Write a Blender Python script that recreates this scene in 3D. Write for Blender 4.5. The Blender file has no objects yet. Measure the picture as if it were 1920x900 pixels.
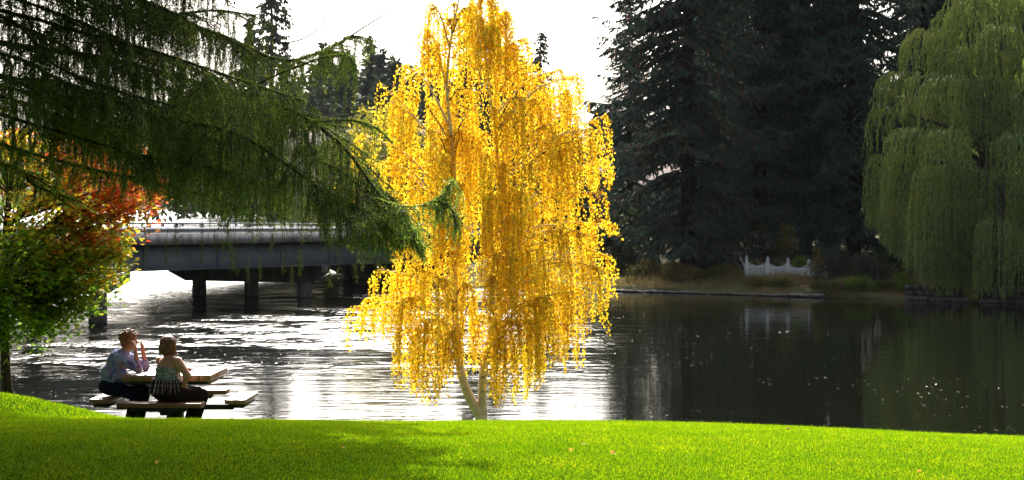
import bpy, bmesh, math
import numpy as np
from mathutils import Vector, Matrix
R = math.radians
scene = bpy.context.scene
COL = scene.collection

# ------------------------------------------------------------------ camera, sky, sun, exposure
F = 3583.0            # focal length in photo pixels (1920 wide)
CZ = 4.5              # eye height above the river
cam = bpy.data.objects.new('camera', bpy.data.cameras.new('camera'))
COL.objects.link(cam)
cam.location = (0, 0, CZ); cam.rotation_euler = (R(90), 0, 0)
cam.data.sensor_width = 36; cam.data.lens = 36*F/1920; cam.data.shift_y = -70/1920
cam.data.clip_start = 0.1; cam.data.clip_end = 8000
scene.camera = cam

SUN_EL, SUN_AZ = 39.0, -8.0       # degrees; azimuth measured from the view axis, negative = left
world = bpy.data.worlds.new('World'); scene.world = world; world.use_nodes = True
wn = world.node_tree; wn.nodes.clear()
wo = wn.nodes.new('ShaderNodeOutputWorld'); bg = wn.nodes.new('ShaderNodeBackground')
sky = wn.nodes.new('ShaderNodeTexSky'); sky.sky_type = 'NISHITA'; sky.sun_disc = False
sky.sun_elevation = R(SUN_EL); sky.sun_rotation = R(SUN_AZ)
sky.dust_density = 6.0; sky.air_density = 1.0; sky.ozone_density = 1.0
hs = wn.nodes.new('ShaderNodeHueSaturation'); hs.inputs['Saturation'].default_value = 0.45
wn.links.new(sky.outputs[0], hs.inputs['Color']); wn.links.new(hs.outputs[0], bg.inputs['Color'])
# thin high cloud: it scatters forward, so the sky brightens towards the sun
wtc = wn.nodes.new('ShaderNodeTexCoord'); dot = wn.nodes.new('ShaderNodeVectorMath'); dot.operation = 'DOT_PRODUCT'
dot.inputs[1].default_value = (math.sin(R(SUN_AZ))*math.cos(R(SUN_EL)), math.cos(R(SUN_AZ))*math.cos(R(SUN_EL)), math.sin(R(SUN_EL)))
wn.links.new(wtc.outputs['Generated'], dot.inputs[0])
def wm(op, a, b):
    k = wn.nodes.new('ShaderNodeMath'); k.operation = op
    for i_, x_ in enumerate((a, b)):
        if isinstance(x_, float): k.inputs[i_].default_value = x_
        else: wn.links.new(x_, k.inputs[i_])
    return k.outputs[0]
glow = wm('POWER', wm('MAXIMUM', dot.outputs['Value'], 0.0), 5.0)
wn.links.new(wm('MULTIPLY', wm('ADD', wm('MULTIPLY', glow, 2.5), 0.70), 0.12), bg.inputs['Strength'])
wn.links.new(bg.outputs[0], wo.inputs['Surface'])
sun = bpy.data.objects.new('sun', bpy.data.lights.new('sun', 'SUN')); COL.objects.link(sun)
sun.data.energy = 5.0; sun.data.angle = R(0.53); sun.data.color = (1.0, 0.94, 0.83)
sd = Vector((math.sin(R(SUN_AZ))*math.cos(R(SUN_EL)), math.cos(R(SUN_AZ))*math.cos(R(SUN_EL)), math.sin(R(SUN_EL))))
sun.rotation_euler = (sd).to_track_quat('Z', 'Y').to_euler()
sun.location = (0, 0, 60)
vs = scene.view_settings
vs.view_transform = 'Standard'; vs.look = 'None'; vs.exposure = 0.75; vs.gamma = 1.0; vs.use_curve_mapping = False
cy = scene.cycles
cy.max_bounces = 8; cy.diffuse_bounces = 4; cy.glossy_bounces = 3; cy.transmission_bounces = 4
cy.volume_bounces = 0; cy.transparent_max_bounces = 6; cy.sample_clamp_indirect = 6.0
cy.caustics_reflective = False; cy.caustics_refractive = False

def P(u, v, D):
    """photo pixel + distance along the view axis -> world point"""
    return np.array([(u-960)/F*D, D, CZ+(380-v)/F*D])

# ------------------------------------------------------------------ materials
def new_mat(name):
    m = bpy.data.materials.new(name); m.use_nodes = True; m.node_tree.nodes.clear()
    return m, m.node_tree.nodes, m.node_tree.links
def ramp(n, cols, interp='LINEAR'):
    r = n.new('ShaderNodeValToRGB'); cr = r.color_ramp; cr.interpolation = interp
    while len(cr.elements) < len(cols): cr.elements.new(0.5)
    for e, (p, c) in zip(cr.elements, cols):
        e.position = p; e.color = (*c, 1)
    return r
def foliage(name, cols, transl=0.45, gloss=0.06, rough=0.4, tint=None, back=None):
    """thin leaf: colour differs leaf to leaf; tint = (node builder) multiplied patches"""
    m, n, l = new_mat(name)
    geo = n.new('ShaderNodeNewGeometry'); rp = ramp(n, cols)
    col = rp.outputs[0]
    if tint:
        tc = n.new('ShaderNodeTexCoord'); nz = n.new('ShaderNodeTexNoise')
        nz.inputs['Scale'].default_value = tint[0]; nz.inputs['Detail'].default_value = 2
        l.new(tc.outputs['Object'], nz.inputs['Vector'])
        ad = n.new('ShaderNodeMath'); ad.operation = 'MULTIPLY_ADD'
        l.new(nz.outputs[0], ad.inputs[0]); ad.inputs[1].default_value = tint[1]; 
        sb = n.new('ShaderNodeMath'); sb.operation = 'SUBTRACT'; l.new(geo.outputs['Random Per Island'], sb.inputs[0]); sb.inputs[1].default_value = tint[1]*0.5
        l.new(sb.outputs[0], ad.inputs[2]); l.new(ad.outputs[0], rp.inputs[0])
    else:
        l.new(geo.outputs['Random Per Island'], rp.inputs[0])
    d = n.new('ShaderNodeBsdfDiffuse'); t = n.new('ShaderNodeBsdfTranslucent'); g = n.new('ShaderNodeBsdfGlossy')
    g.inputs['Roughness'].default_value = rough
    l.new(col, d.inputs[0])
    if back:
        mm = n.new('ShaderNodeMix'); mm.data_type = 'RGBA'; mm.blend_type = 'MULTIPLY'; mm.inputs[0].default_value = 1
        l.new(col, mm.inputs[6]); mm.inputs[7].default_value = (*back, 1); l.new(mm.outputs[2], t.inputs[0])
    else: l.new(col, t.inputs[0])
    a = n.new('ShaderNodeMixShader'); a.inputs[0].default_value = transl
    l.new(d.outputs[0], a.inputs[1]); l.new(t.outputs[0], a.inputs[2])
    b = n.new('ShaderNodeMixShader'); b.inputs[0].default_value = gloss
    l.new(a.outputs[0], b.inputs[1]); l.new(g.outputs[0], b.inputs[2])
    o = n.new('ShaderNodeOutputMaterial'); l.new(b.outputs[0], o.inputs[0])
    return m
def surf(name, c1, c2=None, scale=4.0, rough=0.7, spec=0.3, bump=0.0, stretch=(1,1,1), metallic=0.0, detail=6, lo=0.35, hi=0.65, sub=0.0):
    m, n, l = new_mat(name)
    p = n.new('ShaderNodeBsdfPrincipled'); o = n.new('ShaderNodeOutputMaterial'); l.new(p.outputs[0], o.inputs[0])
    p.inputs['Roughness'].default_value = rough; p.inputs['Specular IOR Level'].default_value = spec; p.inputs['Metallic'].default_value = metallic
    if sub: p.inputs['Subsurface Weight'].default_value = sub; p.inputs['Subsurface Scale'].default_value = 0.02
    tc = n.new('ShaderNodeTexCoord'); mp = n.new('ShaderNodeMapping'); mp.inputs['Scale'].default_value = stretch
    nz = n.new('ShaderNodeTexNoise'); nz.inputs['Scale'].default_value = scale; nz.inputs['Detail'].default_value = detail
    l.new(tc.outputs['Object'], mp.inputs[0]); l.new(mp.outputs[0], nz.inputs['Vector'])
    r = ramp(n, [(lo, c1), (hi, c2 or c1)]); l.new(nz.outputs[0], r.inputs[0]); l.new(r.outputs[0], p.inputs['Base Color'])
    if bump:
        b = n.new('ShaderNodeBump'); b.inputs['Strength'].default_value = 1; b.inputs['Distance'].default_value = bump
        l.new(nz.outputs[0], b.inputs['Height']); l.new(b.outputs[0], p.inputs['Normal'])
    return m

def water_mat():
    m, n, l = new_mat('river_water')
    p = n.new('ShaderNodeBsdfPrincipled'); o = n.new('ShaderNodeOutputMaterial'); l.new(p.outputs[0], o.inputs[0])
    p.inputs['Base Color'].default_value = (0.004, 0.005, 0.0025, 1)
    p.inputs['Roughness'].default_value = 0.07; p.inputs['IOR'].default_value = 1.33
    tc = n.new('ShaderNodeTexCoord')
    def noise(sc, stretch, detail, rough=0.5, dist=0.0):
        mp = n.new('ShaderNodeMapping'); mp.inputs['Scale'].default_value = stretch
        l.new(tc.outputs['Object'], mp.inputs[0])
        z = n.new('ShaderNodeTexNoise'); z.inputs['Scale'].default_value = sc; z.inputs['Detail'].default_value = detail
        z.inputs['Roughness'].default_value = rough; z.inputs['Distortion'].default_value = dist
        l.new(mp.outputs[0], z.inputs['Vector']); return z.outputs[0]
    def math_(op, a, b):
        k = n.new('ShaderNodeMath'); k.operation = op
        for i, x in enumerate((a, b)):
            if isinstance(x, float): k.inputs[i].default_value = x
            else: l.new(x, k.inputs[i])
        return k.outputs[0]
    def mr(v, a, b, c, d):
        k = n.new('ShaderNodeMapRange'); k.interpolation_type = 'SMOOTHSTEP'
        for i, x in enumerate((v, a, b, c, d)):
            if isinstance(x, float): k.inputs[i].default_value = x
            else: l.new(x, k.inputs[i])
        return k.outputs[0]
    # long lazy ripples + small chop that comes and goes in patches carried by the current
    patch = noise(0.10, (0.5, 1.0, 1), 4, 0.65)
    patch2 = noise(0.35, (0.4, 1.0, 1), 2, 0.6)
    chop = math_('MULTIPLY', mr(patch, 0.36, 0.56, 0.0, 1.0), mr(patch2, 0.35, 0.60, 0.25, 1.0))
    # the fast water is out in the channel to the left, by the bridge; the right-hand side lies calm
    sx = n.new('ShaderNodeSeparateXYZ'); l.new(tc.outputs['Object'], sx.inputs[0])
    side = mr(sx.outputs[0], -3.0, 5.0, 1.0, 0.03)
    chan = mr(sx.outputs[1], 46.0, 60.0, 0.0, 1.0)
    chop = math_('MULTIPLY', math_('MULTIPLY', chop, side), chan)
    rapid = mr(sx.outputs[1], 92.0, 110.0, 0.0, 0.9)
    chop = math_('MAXIMUM', chop, math_('MULTIPLY', rapid, side))
    spark = mr(noise(1.0, (0.8, 0.5, 1), 2, 0.7), 0.40, 0.55, 0.2, 1.0)
    chop = math_('MULTIPLY', chop, math_('ADD', math_('MULTIPLY', spark, 1.0), math_('MULTIPLY', rapid, 0.7)))
    big = noise(1.1, (0.35, 1.0, 1), 2, 0.5)
    med = noise(3.2, (0.45, 1.0, 1), 3, 0.55, 0.4)
    fine = noise(1.0, (3.4, 1.5, 1), 2, 0.55, 0.3)
    base_amp = mr(sx.outputs[0], -2.0, 8.0, 1.0, 0.45)
    h = math_('MULTIPLY', math_('ADD', math_('MULTIPLY', big, 0.014), math_('MULTIPLY', med, 0.006)), base_amp)
    fleck = mr(noise(1.0, (9.0, 2.6, 1), 1, 0.5), 0.695, 0.72, 0.0, 0.9)
    fpat = mr(noise(0.12, (0.5, 1.0, 1), 2, 0.6), 0.5, 0.6, 0.0, 1.0)
    chop = math_('MAXIMUM', chop, math_('MULTIPLY', fleck, fpat))
    h = math_('ADD', h, math_('MULTIPLY', math_('MULTIPLY', fine, 0.22), chop))
    l.new(math_('ADD', math_('MULTIPLY', chop, 0.20), 0.05), p.inputs['Roughness'])
    # sparse flecks: a leaf-sized wavelet here and there
    b = n.new('ShaderNodeBump'); b.inputs['Strength'].default_value = 1.0; b.inputs['Distance'].default_value = 1.0
    l.new(h, b.inputs['Height']); l.new(b.outputs[0], p.inputs['Normal'])
    return m
def birch_bark():
    m, n, l = new_mat('birch_bark')
    p = n.new('ShaderNodeBsdfPrincipled'); o = n.new('ShaderNodeOutputMaterial'); l.new(p.outputs[0], o.inputs[0])
    p.inputs['Roughness'].default_value = 0.7
    tc = n.new('ShaderNodeTexCoord'); mp = n.new('ShaderNodeMapping'); mp.inputs['Scale'].default_value = (6, 6, 22)
    nz = n.new('ShaderNodeTexNoise'); nz.inputs['Scale'].default_value = 1.0; nz.inputs['Detail'].default_value = 3
    l.new(tc.outputs['Object'], mp.inputs[0]); l.new(mp.outputs[0], nz.inputs['Vector'])
    r = ramp(n, [(0.0, (0.05,0.035,0.025)), (0.33, (0.06,0.045,0.035)), (0.37, (0.74,0.62,0.56)), (0.6, (0.86,0.76,0.70)), (0.9, (0.74,0.60,0.52))])
    l.new(nz.outputs[0], r.inputs[0]); l.new(r.outputs[0], p.inputs['Base Color'])
    return m
def stripe_mat(name, cols, axis, freq, cross=None, noise_sc=40):
    m, n, l = new_mat(name)
    p = n.new('ShaderNodeBsdfPrincipled'); o = n.new('ShaderNodeOutputMaterial'); l.new(p.outputs[0], o.inputs[0])
    p.inputs['Roughness'].default_value = 0.85; p.inputs['Specular IOR Level'].default_value = 0.15
    uv = n.new('ShaderNodeUVMap'); sx = n.new('ShaderNodeSeparateXYZ'); l.new(uv.outputs[0], sx.inputs[0])
    def band(out, f, cc):
        k = n.new('ShaderNodeMath'); k.operation = 'MULTIPLY'; k.inputs[1].default_value = f; l.new(out, k.inputs[0])
        fr = n.new('ShaderNodeMath'); fr.operation = 'FRACT'; l.new(k.outputs[0], fr.inputs[0])
        r = ramp(n, cc, 'CONSTANT'); l.new(fr.outputs[0], r.inputs[0]); return r.outputs[0]
    c = band(sx.outputs[axis], freq, cols)
    if cross:
        c2 = band(sx.outputs[1-axis], cross[0], cross[1])
        mm = n.new('ShaderNodeMix'); mm.data_type = 'RGBA'; mm.blend_type = 'MULTIPLY'; mm.inputs[0].default_value = 1
        l.new(c, mm.inputs[6]); l.new(c2, mm.inputs[7]); c = mm.outputs[2]
    l.new(c, p.inputs['Base Color'])
    return m

M = {}
M['water'] = water_mat()
M['birch_bark'] = birch_bark()
M['lawn_soil'] = surf('lawn_thatch', (0.022,0.055,0.002), (0.05,0.105,0.004), 30, rough=1.0, spec=0.0, bump=0.004)
M['grass'] = foliage('lawn_blades', [(0,(0.018,0.075,0.001)), (0.5,(0.036,0.125,0.002)), (0.9,(0.065,0.165,0.003)), (1,(0.12,0.21,0.012))], 0.70, 0.025, 0.33, tint=(2.2, 0.6), back=(4.2, 2.35, 0.5))
M['birch_leaf'] = foliage('birch_leaves', [(0,(0.45,0.18,0.012)), (0.08,(0.84,0.45,0.014)), (0.4,(0.93,0.62,0.018)), (0.72,(0.95,0.71,0.03)), (0.90,(0.92,0.74,0.06)), (1,(0.42,0.50,0.03))], 0.66, 0.04, 0.35, tint=(1.1, 0.55))
M['bark_dark'] = surf('rough_bark', (0.035,0.025,0.018), (0.09,0.065,0.05), 14, rough=0.95, spec=0.1, bump=0.02, stretch=(1,1,0.25))
M['bark_grey'] = surf('grey_bark', (0.08,0.07,0.06), (0.16,0.14,0.12), 10, rough=0.95, spec=0.1, bump=0.02, stretch=(1,1,0.25))
M['twig'] = surf('twig_bark', (0.05,0.035,0.022), (0.13,0.10,0.07), 20, rough=0.9, spec=0.1)
M['larch'] = foliage('larch_needles', [(0,(0.022,0.052,0.010)), (0.5,(0.050,0.105,0.018)), (0.85,(0.095,0.17,0.030)), (1,(0.20,0.23,0.05))], 0.58, 0.06, 0.3, tint=(5.0, 0.9), back=(4.2, 3.4, 2.0))
M['larch_tip'] = foliage('larch_tip_needles', [(0,(0.07,0.12,0.02)), (0.7,(0.15,0.19,0.04)), (1,(0.26,0.22,0.05))], 0.40, 0.03, 0.4)
M['cone'] = surf('cone_scales', (0.06,0.025,0.015), (0.14,0.06,0.035), 60)
M['spruce'] = foliage('spruce_needles', [(0,(0.018,0.050,0.045)), (0.5,(0.050,0.105,0.088)), (0.85,(0.10,0.18,0.13)), (1,(0.15,0.11,0.07))], 0.15, 0.03, 0.5, tint=(0.25, 0.7))
M['spruce_rusty'] = foliage('spruce_needles_with_rusty_cones', [(0,(0.018,0.048,0.042)), (0.5,(0.048,0.098,0.080)), (0.74,(0.09,0.15,0.11)), (0.86,(0.14,0.075,0.05)), (1,(0.20,0.085,0.055))], 0.15, 0.03, 0.5, tint=(0.3, 0.7))
M['pine'] = foliage('pine_needles', [(0,(0.030,0.048,0.028)), (0.6,(0.055,0.075,0.042)), (1,(0.085,0.085,0.05))], 0.15, 0.03, 0.5, tint=(0.2,0.5))
M['willow'] = foliage('willow_leaves', [(0,(0.10,0.17,0.04)), (0.4,(0.20,0.30,0.065)), (0.8,(0.33,0.44,0.10)), (1,(0.48,0.42,0.07))], 0.5, 0.05, 0.4, tint=(0.35, 0.9))
M['olive'] = foliage('olive_leaves', [(0,(0.06,0.07,0.018)), (0.6,(0.12,0.13,0.03)), (1,(0.20,0.17,0.04))], 0.35, 0.03, 0.5, tint=(0.3,0.6))
M['yellowgreen'] = foliage('yellow_green_leaves', [(0,(0.20,0.20,0.02)), (0.6,(0.40,0.36,0.04)), (1,(0.55,0.42,0.05))], 0.45, 0.03, 0.5, tint=(0.3,0.6))
M['shrub_dark'] = foliage('dark_shrub_leaves', [(0,(0.022,0.035,0.018)), (0.6,(0.045,0.065,0.03)), (1,(0.08,0.09,0.045))], 0.2, 0.03, 0.5)
M['shrub_grey'] = foliage('grey_juniper_leaves', [(0,(0.05,0.07,0.05)), (0.6,(0.10,0.12,0.085)), (1,(0.14,0.14,0.09))], 0.2, 0.03, 0.5)
M['shrub_lime'] = foliage('lime_leaves', [(0,(0.10,0.17,0.02)), (0.6,(0.17,0.27,0.03)), (1,(0.25,0.33,0.05))], 0.35, 0.03, 0.5)
M['shrub_tan'] = foliage('tan_shrub_leaves', [(0,(0.12,0.10,0.03)), (0.6,(0.22,0.19,0.05)), (1,(0.30,0.22,0.07))], 0.3, 0.03, 0.5)
M['petal'] = foliage('white_petals', [(0,(0.55,0.52,0.42)), (1,(0.80,0.76,0.62))], 0.4, 0.02, 0.5)
M['dry_grass'] = foliage('dry_bank_grass', [(0,(0.15,0.18,0.04)), (0.35,(0.28,0.26,0.09)), (0.65,(0.42,0.29,0.15)), (1,(0.46,0.28,0.18))], 0.35, 0.02, 0.5, tint=(0.5,0.8))
M['bank'] = surf('bank_soil', (0.07,0.06,0.03), (0.12,0.12,0.05), 0.8, rough=0.95, spec=0.1, bump=0.05)
M['stone'] = surf('edging_stone', (0.10,0.09,0.09), (0.28,0.27,0.27), 3.0, rough=0.85, bump=0.03)
M['stone_dark'] = surf('dark_wall_stone', (0.05,0.045,0.045), (0.13,0.12,0.115), 3.0, rough=0.9, bump=0.03)
M['white_paint'] = surf('white_fence_paint', (0.72,0.74,0.78), (0.80,0.81,0.84), 3, rough=0.55)
M['concrete'] = surf('parapet_concrete', (0.32,0.30,0.30), (0.58,0.55,0.54), 2.2, rough=0.85, stretch=(1,1,0.12), detail=9, lo=.4, hi=.6)
M['girder'] = surf('girder_grey_paint', (0.25,0.265,0.33), (0.33,0.35,0.42), 0.7, rough=0.7, stretch=(1,1,2.5))
M['pier'] = surf('pier_concrete', (0.08,0.08,0.085), (0.22,0.215,0.21), 2.5, rough=0.85, stretch=(1,1,0.3))
M['galv'] = surf('galvanised_rail', (0.40,0.41,0.43), (0.52,0.53,0.55), 4, rough=0.35, metallic=0.6)
M['asphalt'] = surf('asphalt', (0.045,0.045,0.048), (0.06,0.06,0.062), 6, rough=0.8)
M['wood_top'] = surf('sealed_table_wood', (0.22,0.080,0.028), (0.33,0.13,0.048), 7, rough=0.28, spec=0.6, stretch=(8,0.5,8))
M['wood_top'].node_tree.nodes['Principled BSDF'].inputs['Coat Weight'].default_value = 1.0; M['wood_top'].node_tree.nodes['Principled BSDF'].inputs['Coat Roughness'].default_value = 0.36
M['wood_top'].node_tree.nodes['Principled BSDF'].inputs['Coat IOR'].default_value = 1.75
M['wood_x'] = surf('sealed_bench_wood', (0.19,0.08,0.035), (0.28,0.125,0.06), 7, rough=0.33, spec=0.5, stretch=(0.5,8,8))
M['black_steel'] = surf('black_powder_coat', (0.012,0.012,0.013), (0.02,0.02,0.022), 5, rough=0.45, spec=0.4)
M['skin'] = surf('skin', (0.48,0.24,0.16), (0.56,0.30,0.20), 9, rough=0.5, spec=0.35, sub=0.15)
M['hair_a'] = surf('auburn_curly_hair', (0.11,0.040,0.016), (0.32,0.13,0.045), 45, rough=0.45, spec=0.5, bump=0.012)
M['hair_b'] = surf('auburn_straight_hair', (0.09,0.028,0.010), (0.24,0.08,0.025), 30, rough=0.4, spec=0.5, bump=0.008, stretch=(3,3,0.4))
M['jeans'] = surf('navy_denim', (0.008,0.011,0.028), (0.014,0.019,0.042), 60, rough=0.9, spec=0.1)
M['trousers'] = surf('dark_brown_trousers', (0.016,0.009,0.008), (0.028,0.016,0.014), 40, rough=0.9, spec=0.1)
M['shoe'] = surf('black_shoe', (0.01,0.01,0.01), (0.02,0.02,0.02), 10, rough=0.6)
M['smock'] = surf('grey_white_smocked_knit', (0.05,0.055,0.075), (0.45,0.47,0.50), 75, rough=0.95, spec=0.05, bump=0.004, lo=0.42, hi=0.58)
M['sign_face'] = surf('sign_panel_face', (0.45,0.46,0.48), (0.58,0.58,0.60), 20, rough=0.4)
M['sign_frame'] = surf('sign_frame_paint', (0.05,0.05,0.055), None, 5, rough=0.5)
M['siding'] = surf('pale_house_siding', (0.42,0.33,0.30), (0.50,0.40,0.36), 2, rough=0.8)
M['siding_white'] = surf('cream_house_siding', (0.55,0.52,0.46), (0.62,0.58,0.52), 2, rough=0.8)
M['roof'] = surf('brown_shingle_roof', (0.07,0.05,0.045), (0.12,0.09,0.08), 6, rough=0.9)
M['glass'] = surf('window_glass', (0.02,0.025,0.03), None, 5, rough=0.08, spec=0.8)
M['yellow_leaf'] = foliage('fallen_leaf', [(0,(0.5,0.25,0.05)), (1,(0.75,0.5,0.08))], 0.4)
def tie_dye():
    m, n, l = new_mat('tie_dye_shirt_cotton')
    p = n.new('ShaderNodeBsdfPrincipled'); o = n.new('ShaderNodeOutputMaterial'); l.new(p.outputs[0], o.inputs[0])
    p.inputs['Roughness'].default_value = 0.9; p.inputs['Specular IOR Level'].default_value = 0.1
    tc = n.new('ShaderNodeTexCoord'); nz = n.new('ShaderNodeTexNoise'); nz.inputs['Scale'].default_value = 9; nz.inputs['Detail'].default_value = 4; nz.inputs['Distortion'].default_value = 1.2
    l.new(tc.outputs['Object'], nz.inputs['Vector'])
    r = ramp(n, [(0.30,(0.10,0.07,0.26)), (0.42,(0.17,0.22,0.52)), (0.52,(0.42,0.46,0.68)), (0.62,(0.27,0.18,0.42)), (0.72,(0.30,0.11,0.24))])
    l.new(nz.outputs[0], r.inputs[0]); l.new(r.outputs[0], p.inputs['Base Color'])
    return m
M['tiedye'] = tie_dye()
M['plaid'] = stripe_mat('striped_ruffle_cotton', [(0,(0.02,0.02,0.04)), (0.34,(0.55,0.54,0.56)), (0.48,(0.03,0.03,0.06)), (0.70,(0.20,0.05,0.06)), (0.80,(0.05,0.04,0.07)), (0.92,(0.5,0.48,0.5))], 0, 21,
                        cross=(3.0, [(0,(1,1,1)), (0.55,(0.55,0.5,0.55)), (0.8,(1,0.55,0.55))]))

# ------------------------------------------------------------------ mesh helpers
class Batch:
    def __init__(s): s.v = []; s.f3 = []; s.f4 = []; s.n = 0
    def add(s, v, f):
        v = np.asarray(v, float).reshape(-1, 3); f = np.asarray(f, int)
        if len(v) == 0: return s
        s.v.append(v)
        (s.f3 if f.shape[1] == 3 else s.f4).append(f + s.n); s.n += len(v)
        return s
    def build(s, name, mat, parent=None, smooth=False, origin=None):
        me = bpy.data.meshes.new(name)
        V = np.concatenate(s.v)
        if origin is not None: V = V - np.asarray(origin, float)
        q = np.concatenate(s.f4) if s.f4 else np.zeros((0, 4), int)
        t = np.concatenate(s.f3) if s.f3 else np.zeros((0, 3), int)
        me.vertices.add(len(V)); me.vertices.foreach_set('co', V.ravel().astype(np.float32))
        li = np.concatenate([q.ravel(), t.ravel()]).astype(np.int32)
        me.loops.add(len(li)); me.loops.foreach_set('vertex_index', li)
        st = np.concatenate([np.arange(len(q))*4, len(q)*4 + np.arange(len(t))*3]).astype(np.int32)
        me.polygons.add(len(st)); me.polygons.foreach_set('loop_start', st)
        me.update(calc_edges=True)
        if smooth: me.polygons.foreach_set('use_smooth', np.ones(len(st), bool))
        me.materials.append(mat)
        o = bpy.data.objects.new(name, me); COL.objects.link(o)
        if parent is not None: o.parent = parent
        return o
    def box(s, lo, hi, rot=0.0, pivot=(0, 0), bev=0.0):
        x0, y0, z0 = lo; x1, y1, z1 = hi
        v = np.array([[x0,y0,z0],[x1,y0,z0],[x1,y1,z0],[x0,y1,z0],[x0,y0,z1],[x1,y0,z1],[x1,y1,z1],[x0,y1,z1]], float)
        if rot:
            c, sn = math.cos(rot), math.sin(rot); p = np.array([*pivot, 0])
            v = (v-p) @ np.array([[c, sn, 0], [-sn, c, 0], [0, 0, 1]]) + p
        return s.add(v, [[0,3,2,1],[4,5,6,7],[0,1,5,4],[1,2,6,5],[2,3,7,6],[3,0,4,7]])
    def tube(s, pts, rad, sides=6):
        pts = np.asarray(pts, float); n = len(pts); rad = np.broadcast_to(np.asarray(rad, float), (n,))
        t = np.gradient(pts, axis=0); t /= np.linalg.norm(t, axis=1)[:, None] + 1e-9
        ref = np.array([0., 0, 1]) if abs(t[0, 2]) < 0.9 else np.array([1., 0, 0])
        a = np.cross(t, ref); nn = np.linalg.norm(a, axis=1)[:, None]; a = a/(nn+1e-9)
        for i in range(1, n):                       # keep the frame from flipping
            b = a[i-1] - t[i]*np.dot(a[i-1], t[i]); a[i] = b/(np.linalg.norm(b)+1e-9)
        b = np.cross(t, a)
        th = np.arange(sides)/sides*2*np.pi
        V = pts[:, None] + rad[:, None, None]*(np.cos(th)[None, :, None]*a[:, None] + np.sin(th)[None, :, None]*b[:, None])
        i = np.arange(n-1)[:, None]*sides; j = np.arange(sides)[None]; k = (j+1) % sides
        f = np.stack([i+j, i+k, i+sides+k, i+sides+j], -1).reshape(-1, 4)
        base = s.n; s.add(V.reshape(-1, 3), f)
        e = (n-1)*sides
        if sides == 4: s.f4.append(np.array([[0,1,2,3][::-1], [e, e+1, e+2, e+3]]) + base)
        else:
            s.f3.append(np.array([[0, m+1, m] for m in range(1, sides-1)] + [[e, e+m, e+m+1] for m in range(1, sides-1)]) + base)
        return s
    def leaves(s, c, a, w, L, W):
        """rhombus leaves: start c, axis a, side w (unit vectors), length L, width W"""
        c, a, w = (np.asarray(x, float) for x in (c, a, w)); L = np.broadcast_to(L, len(c))[:, None]; W = np.broadcast_to(W, len(c))[:, None]
        V = np.stack([c, c+a*L*0.45+w*W*0.5, c+a*L, c+a*L*0.45-w*W*0.5], 1).reshape(-1, 3)
        return s.add(V, np.arange(len(c)*4).reshape(-1, 4))
def unit(v): return v/(np.linalg.norm(v, axis=-1, keepdims=True)+1e-9)
def rnd_dirs(rng, n): return unit(rng.normal(size=(n, 3)))
def side_of(rng, a): return unit(np.cross(a, rnd_dirs(rng, len(a))))
def spline(pts, n):
    pts = np.asarray(pts, float); m = len(pts)
    q = np.vstack([2*pts[0]-pts[1], pts, 2*pts[-1]-pts[-2]]); out = []
    for t in np.linspace(0, m-1-1e-6, n):
        i = int(t); f = t-i; p0, p1, p2, p3 = q[i:i+4]
        out.append(0.5*((2*p1)+(-p0+p2)*f+(2*p0-5*p1+4*p2-p3)*f*f+(-p0+3*p1-3*p2+p3)*f**3))
    return np.array(out)

def tag(o, label=None, cat=None, group=None, kind=None):
    if label: o['label'] = label
    if cat: o['category'] = cat
    if group: o['group'] = group
    if kind: o['kind'] = kind
    return o
def thing(name, loc, label, cat, group=None):
    o = bpy.data.objects.new(name, None); COL.objects.link(o); o.location = tuple(float(x) for x in loc); o.empty_display_size = 0.2
    return tag(o, label, cat, group)
def copy_tree(o, parent=None):
    c = o.copy(); COL.objects.link(c); c.parent = parent
    for ch in [x for x in COL.objects if x.parent == o]: copy_tree(ch, c)
    return c

# ------------------------------------------------------------------ the setting: lawn, river, far bank
def sstep(t): t = np.clip(t, 0, 1); return t*t*(3-2*t)
def lawn_z(x, y):
    x = np.asarray(x, float); y = np.asarray(y, float); d = y-17
    z = np.where(y < 11, 2.899, np.where(y < 17, 2.555-0.1144*d-0.0095*d*d, 2.555-0.1144*d-0.003*d*d))
    z = z - 0.075*np.clip(y-25.5, 0, 8)**2
    z = z - 0.14*(np.clip(x+0.3, 0, 9)/4.85)**1.5
    z = z + 0.31*sstep((-3.55-x)/1.9)*np.exp(-((y-19.2)/2.0)**2)
    z = z + 0.012*np.sin(x*1.3+y*0.7) * np.clip((y-5)/5, 0, 1)
    return np.maximum(z, -1.5)
def grid(xs, ys, zf):
    X, Y = np.meshgrid(xs, ys); Z = zf(X, Y); n, m = X.shape
    i = np.arange(n-1)[:, None]*m; j = np.arange(m-1)[None]
    f = np.stack([i+j, i+j+1, i+m+j+1, i+m+j], -1).reshape(-1, 4)
    return np.stack([X, Y, Z], -1).reshape(-1, 3), f
xs = np.concatenate([np.linspace(-70, -10, 30)[:-1], np.linspace(-10, 10, 121), np.linspace(10, 70, 30)[1:]])
ys = np.concatenate([np.linspace(-50, 6, 20)[:-1], np.linspace(6, 33, 136)])
lawn = Batch().add(*grid(xs, ys, lawn_z)).build('lawn', M['lawn_soil'], smooth=True); tag(lawn, kind='structure')

b = Batch(); S = 3500
b.add([[-S,-S,0],[S,-S,0],[S,S,0],[-S,S,0]], [[0,1,2,3]])
tag(b.build('river', M['water']), kind='structure')
b = Batch(); b.add([[-S,-S,-1.6],[S,-S,-1.6],[S,S,-1.6],[-S,S,-1.6]], [[0,1,2,3]])
tag(b.build('river_bed', M['bank']), kind='structure')

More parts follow.
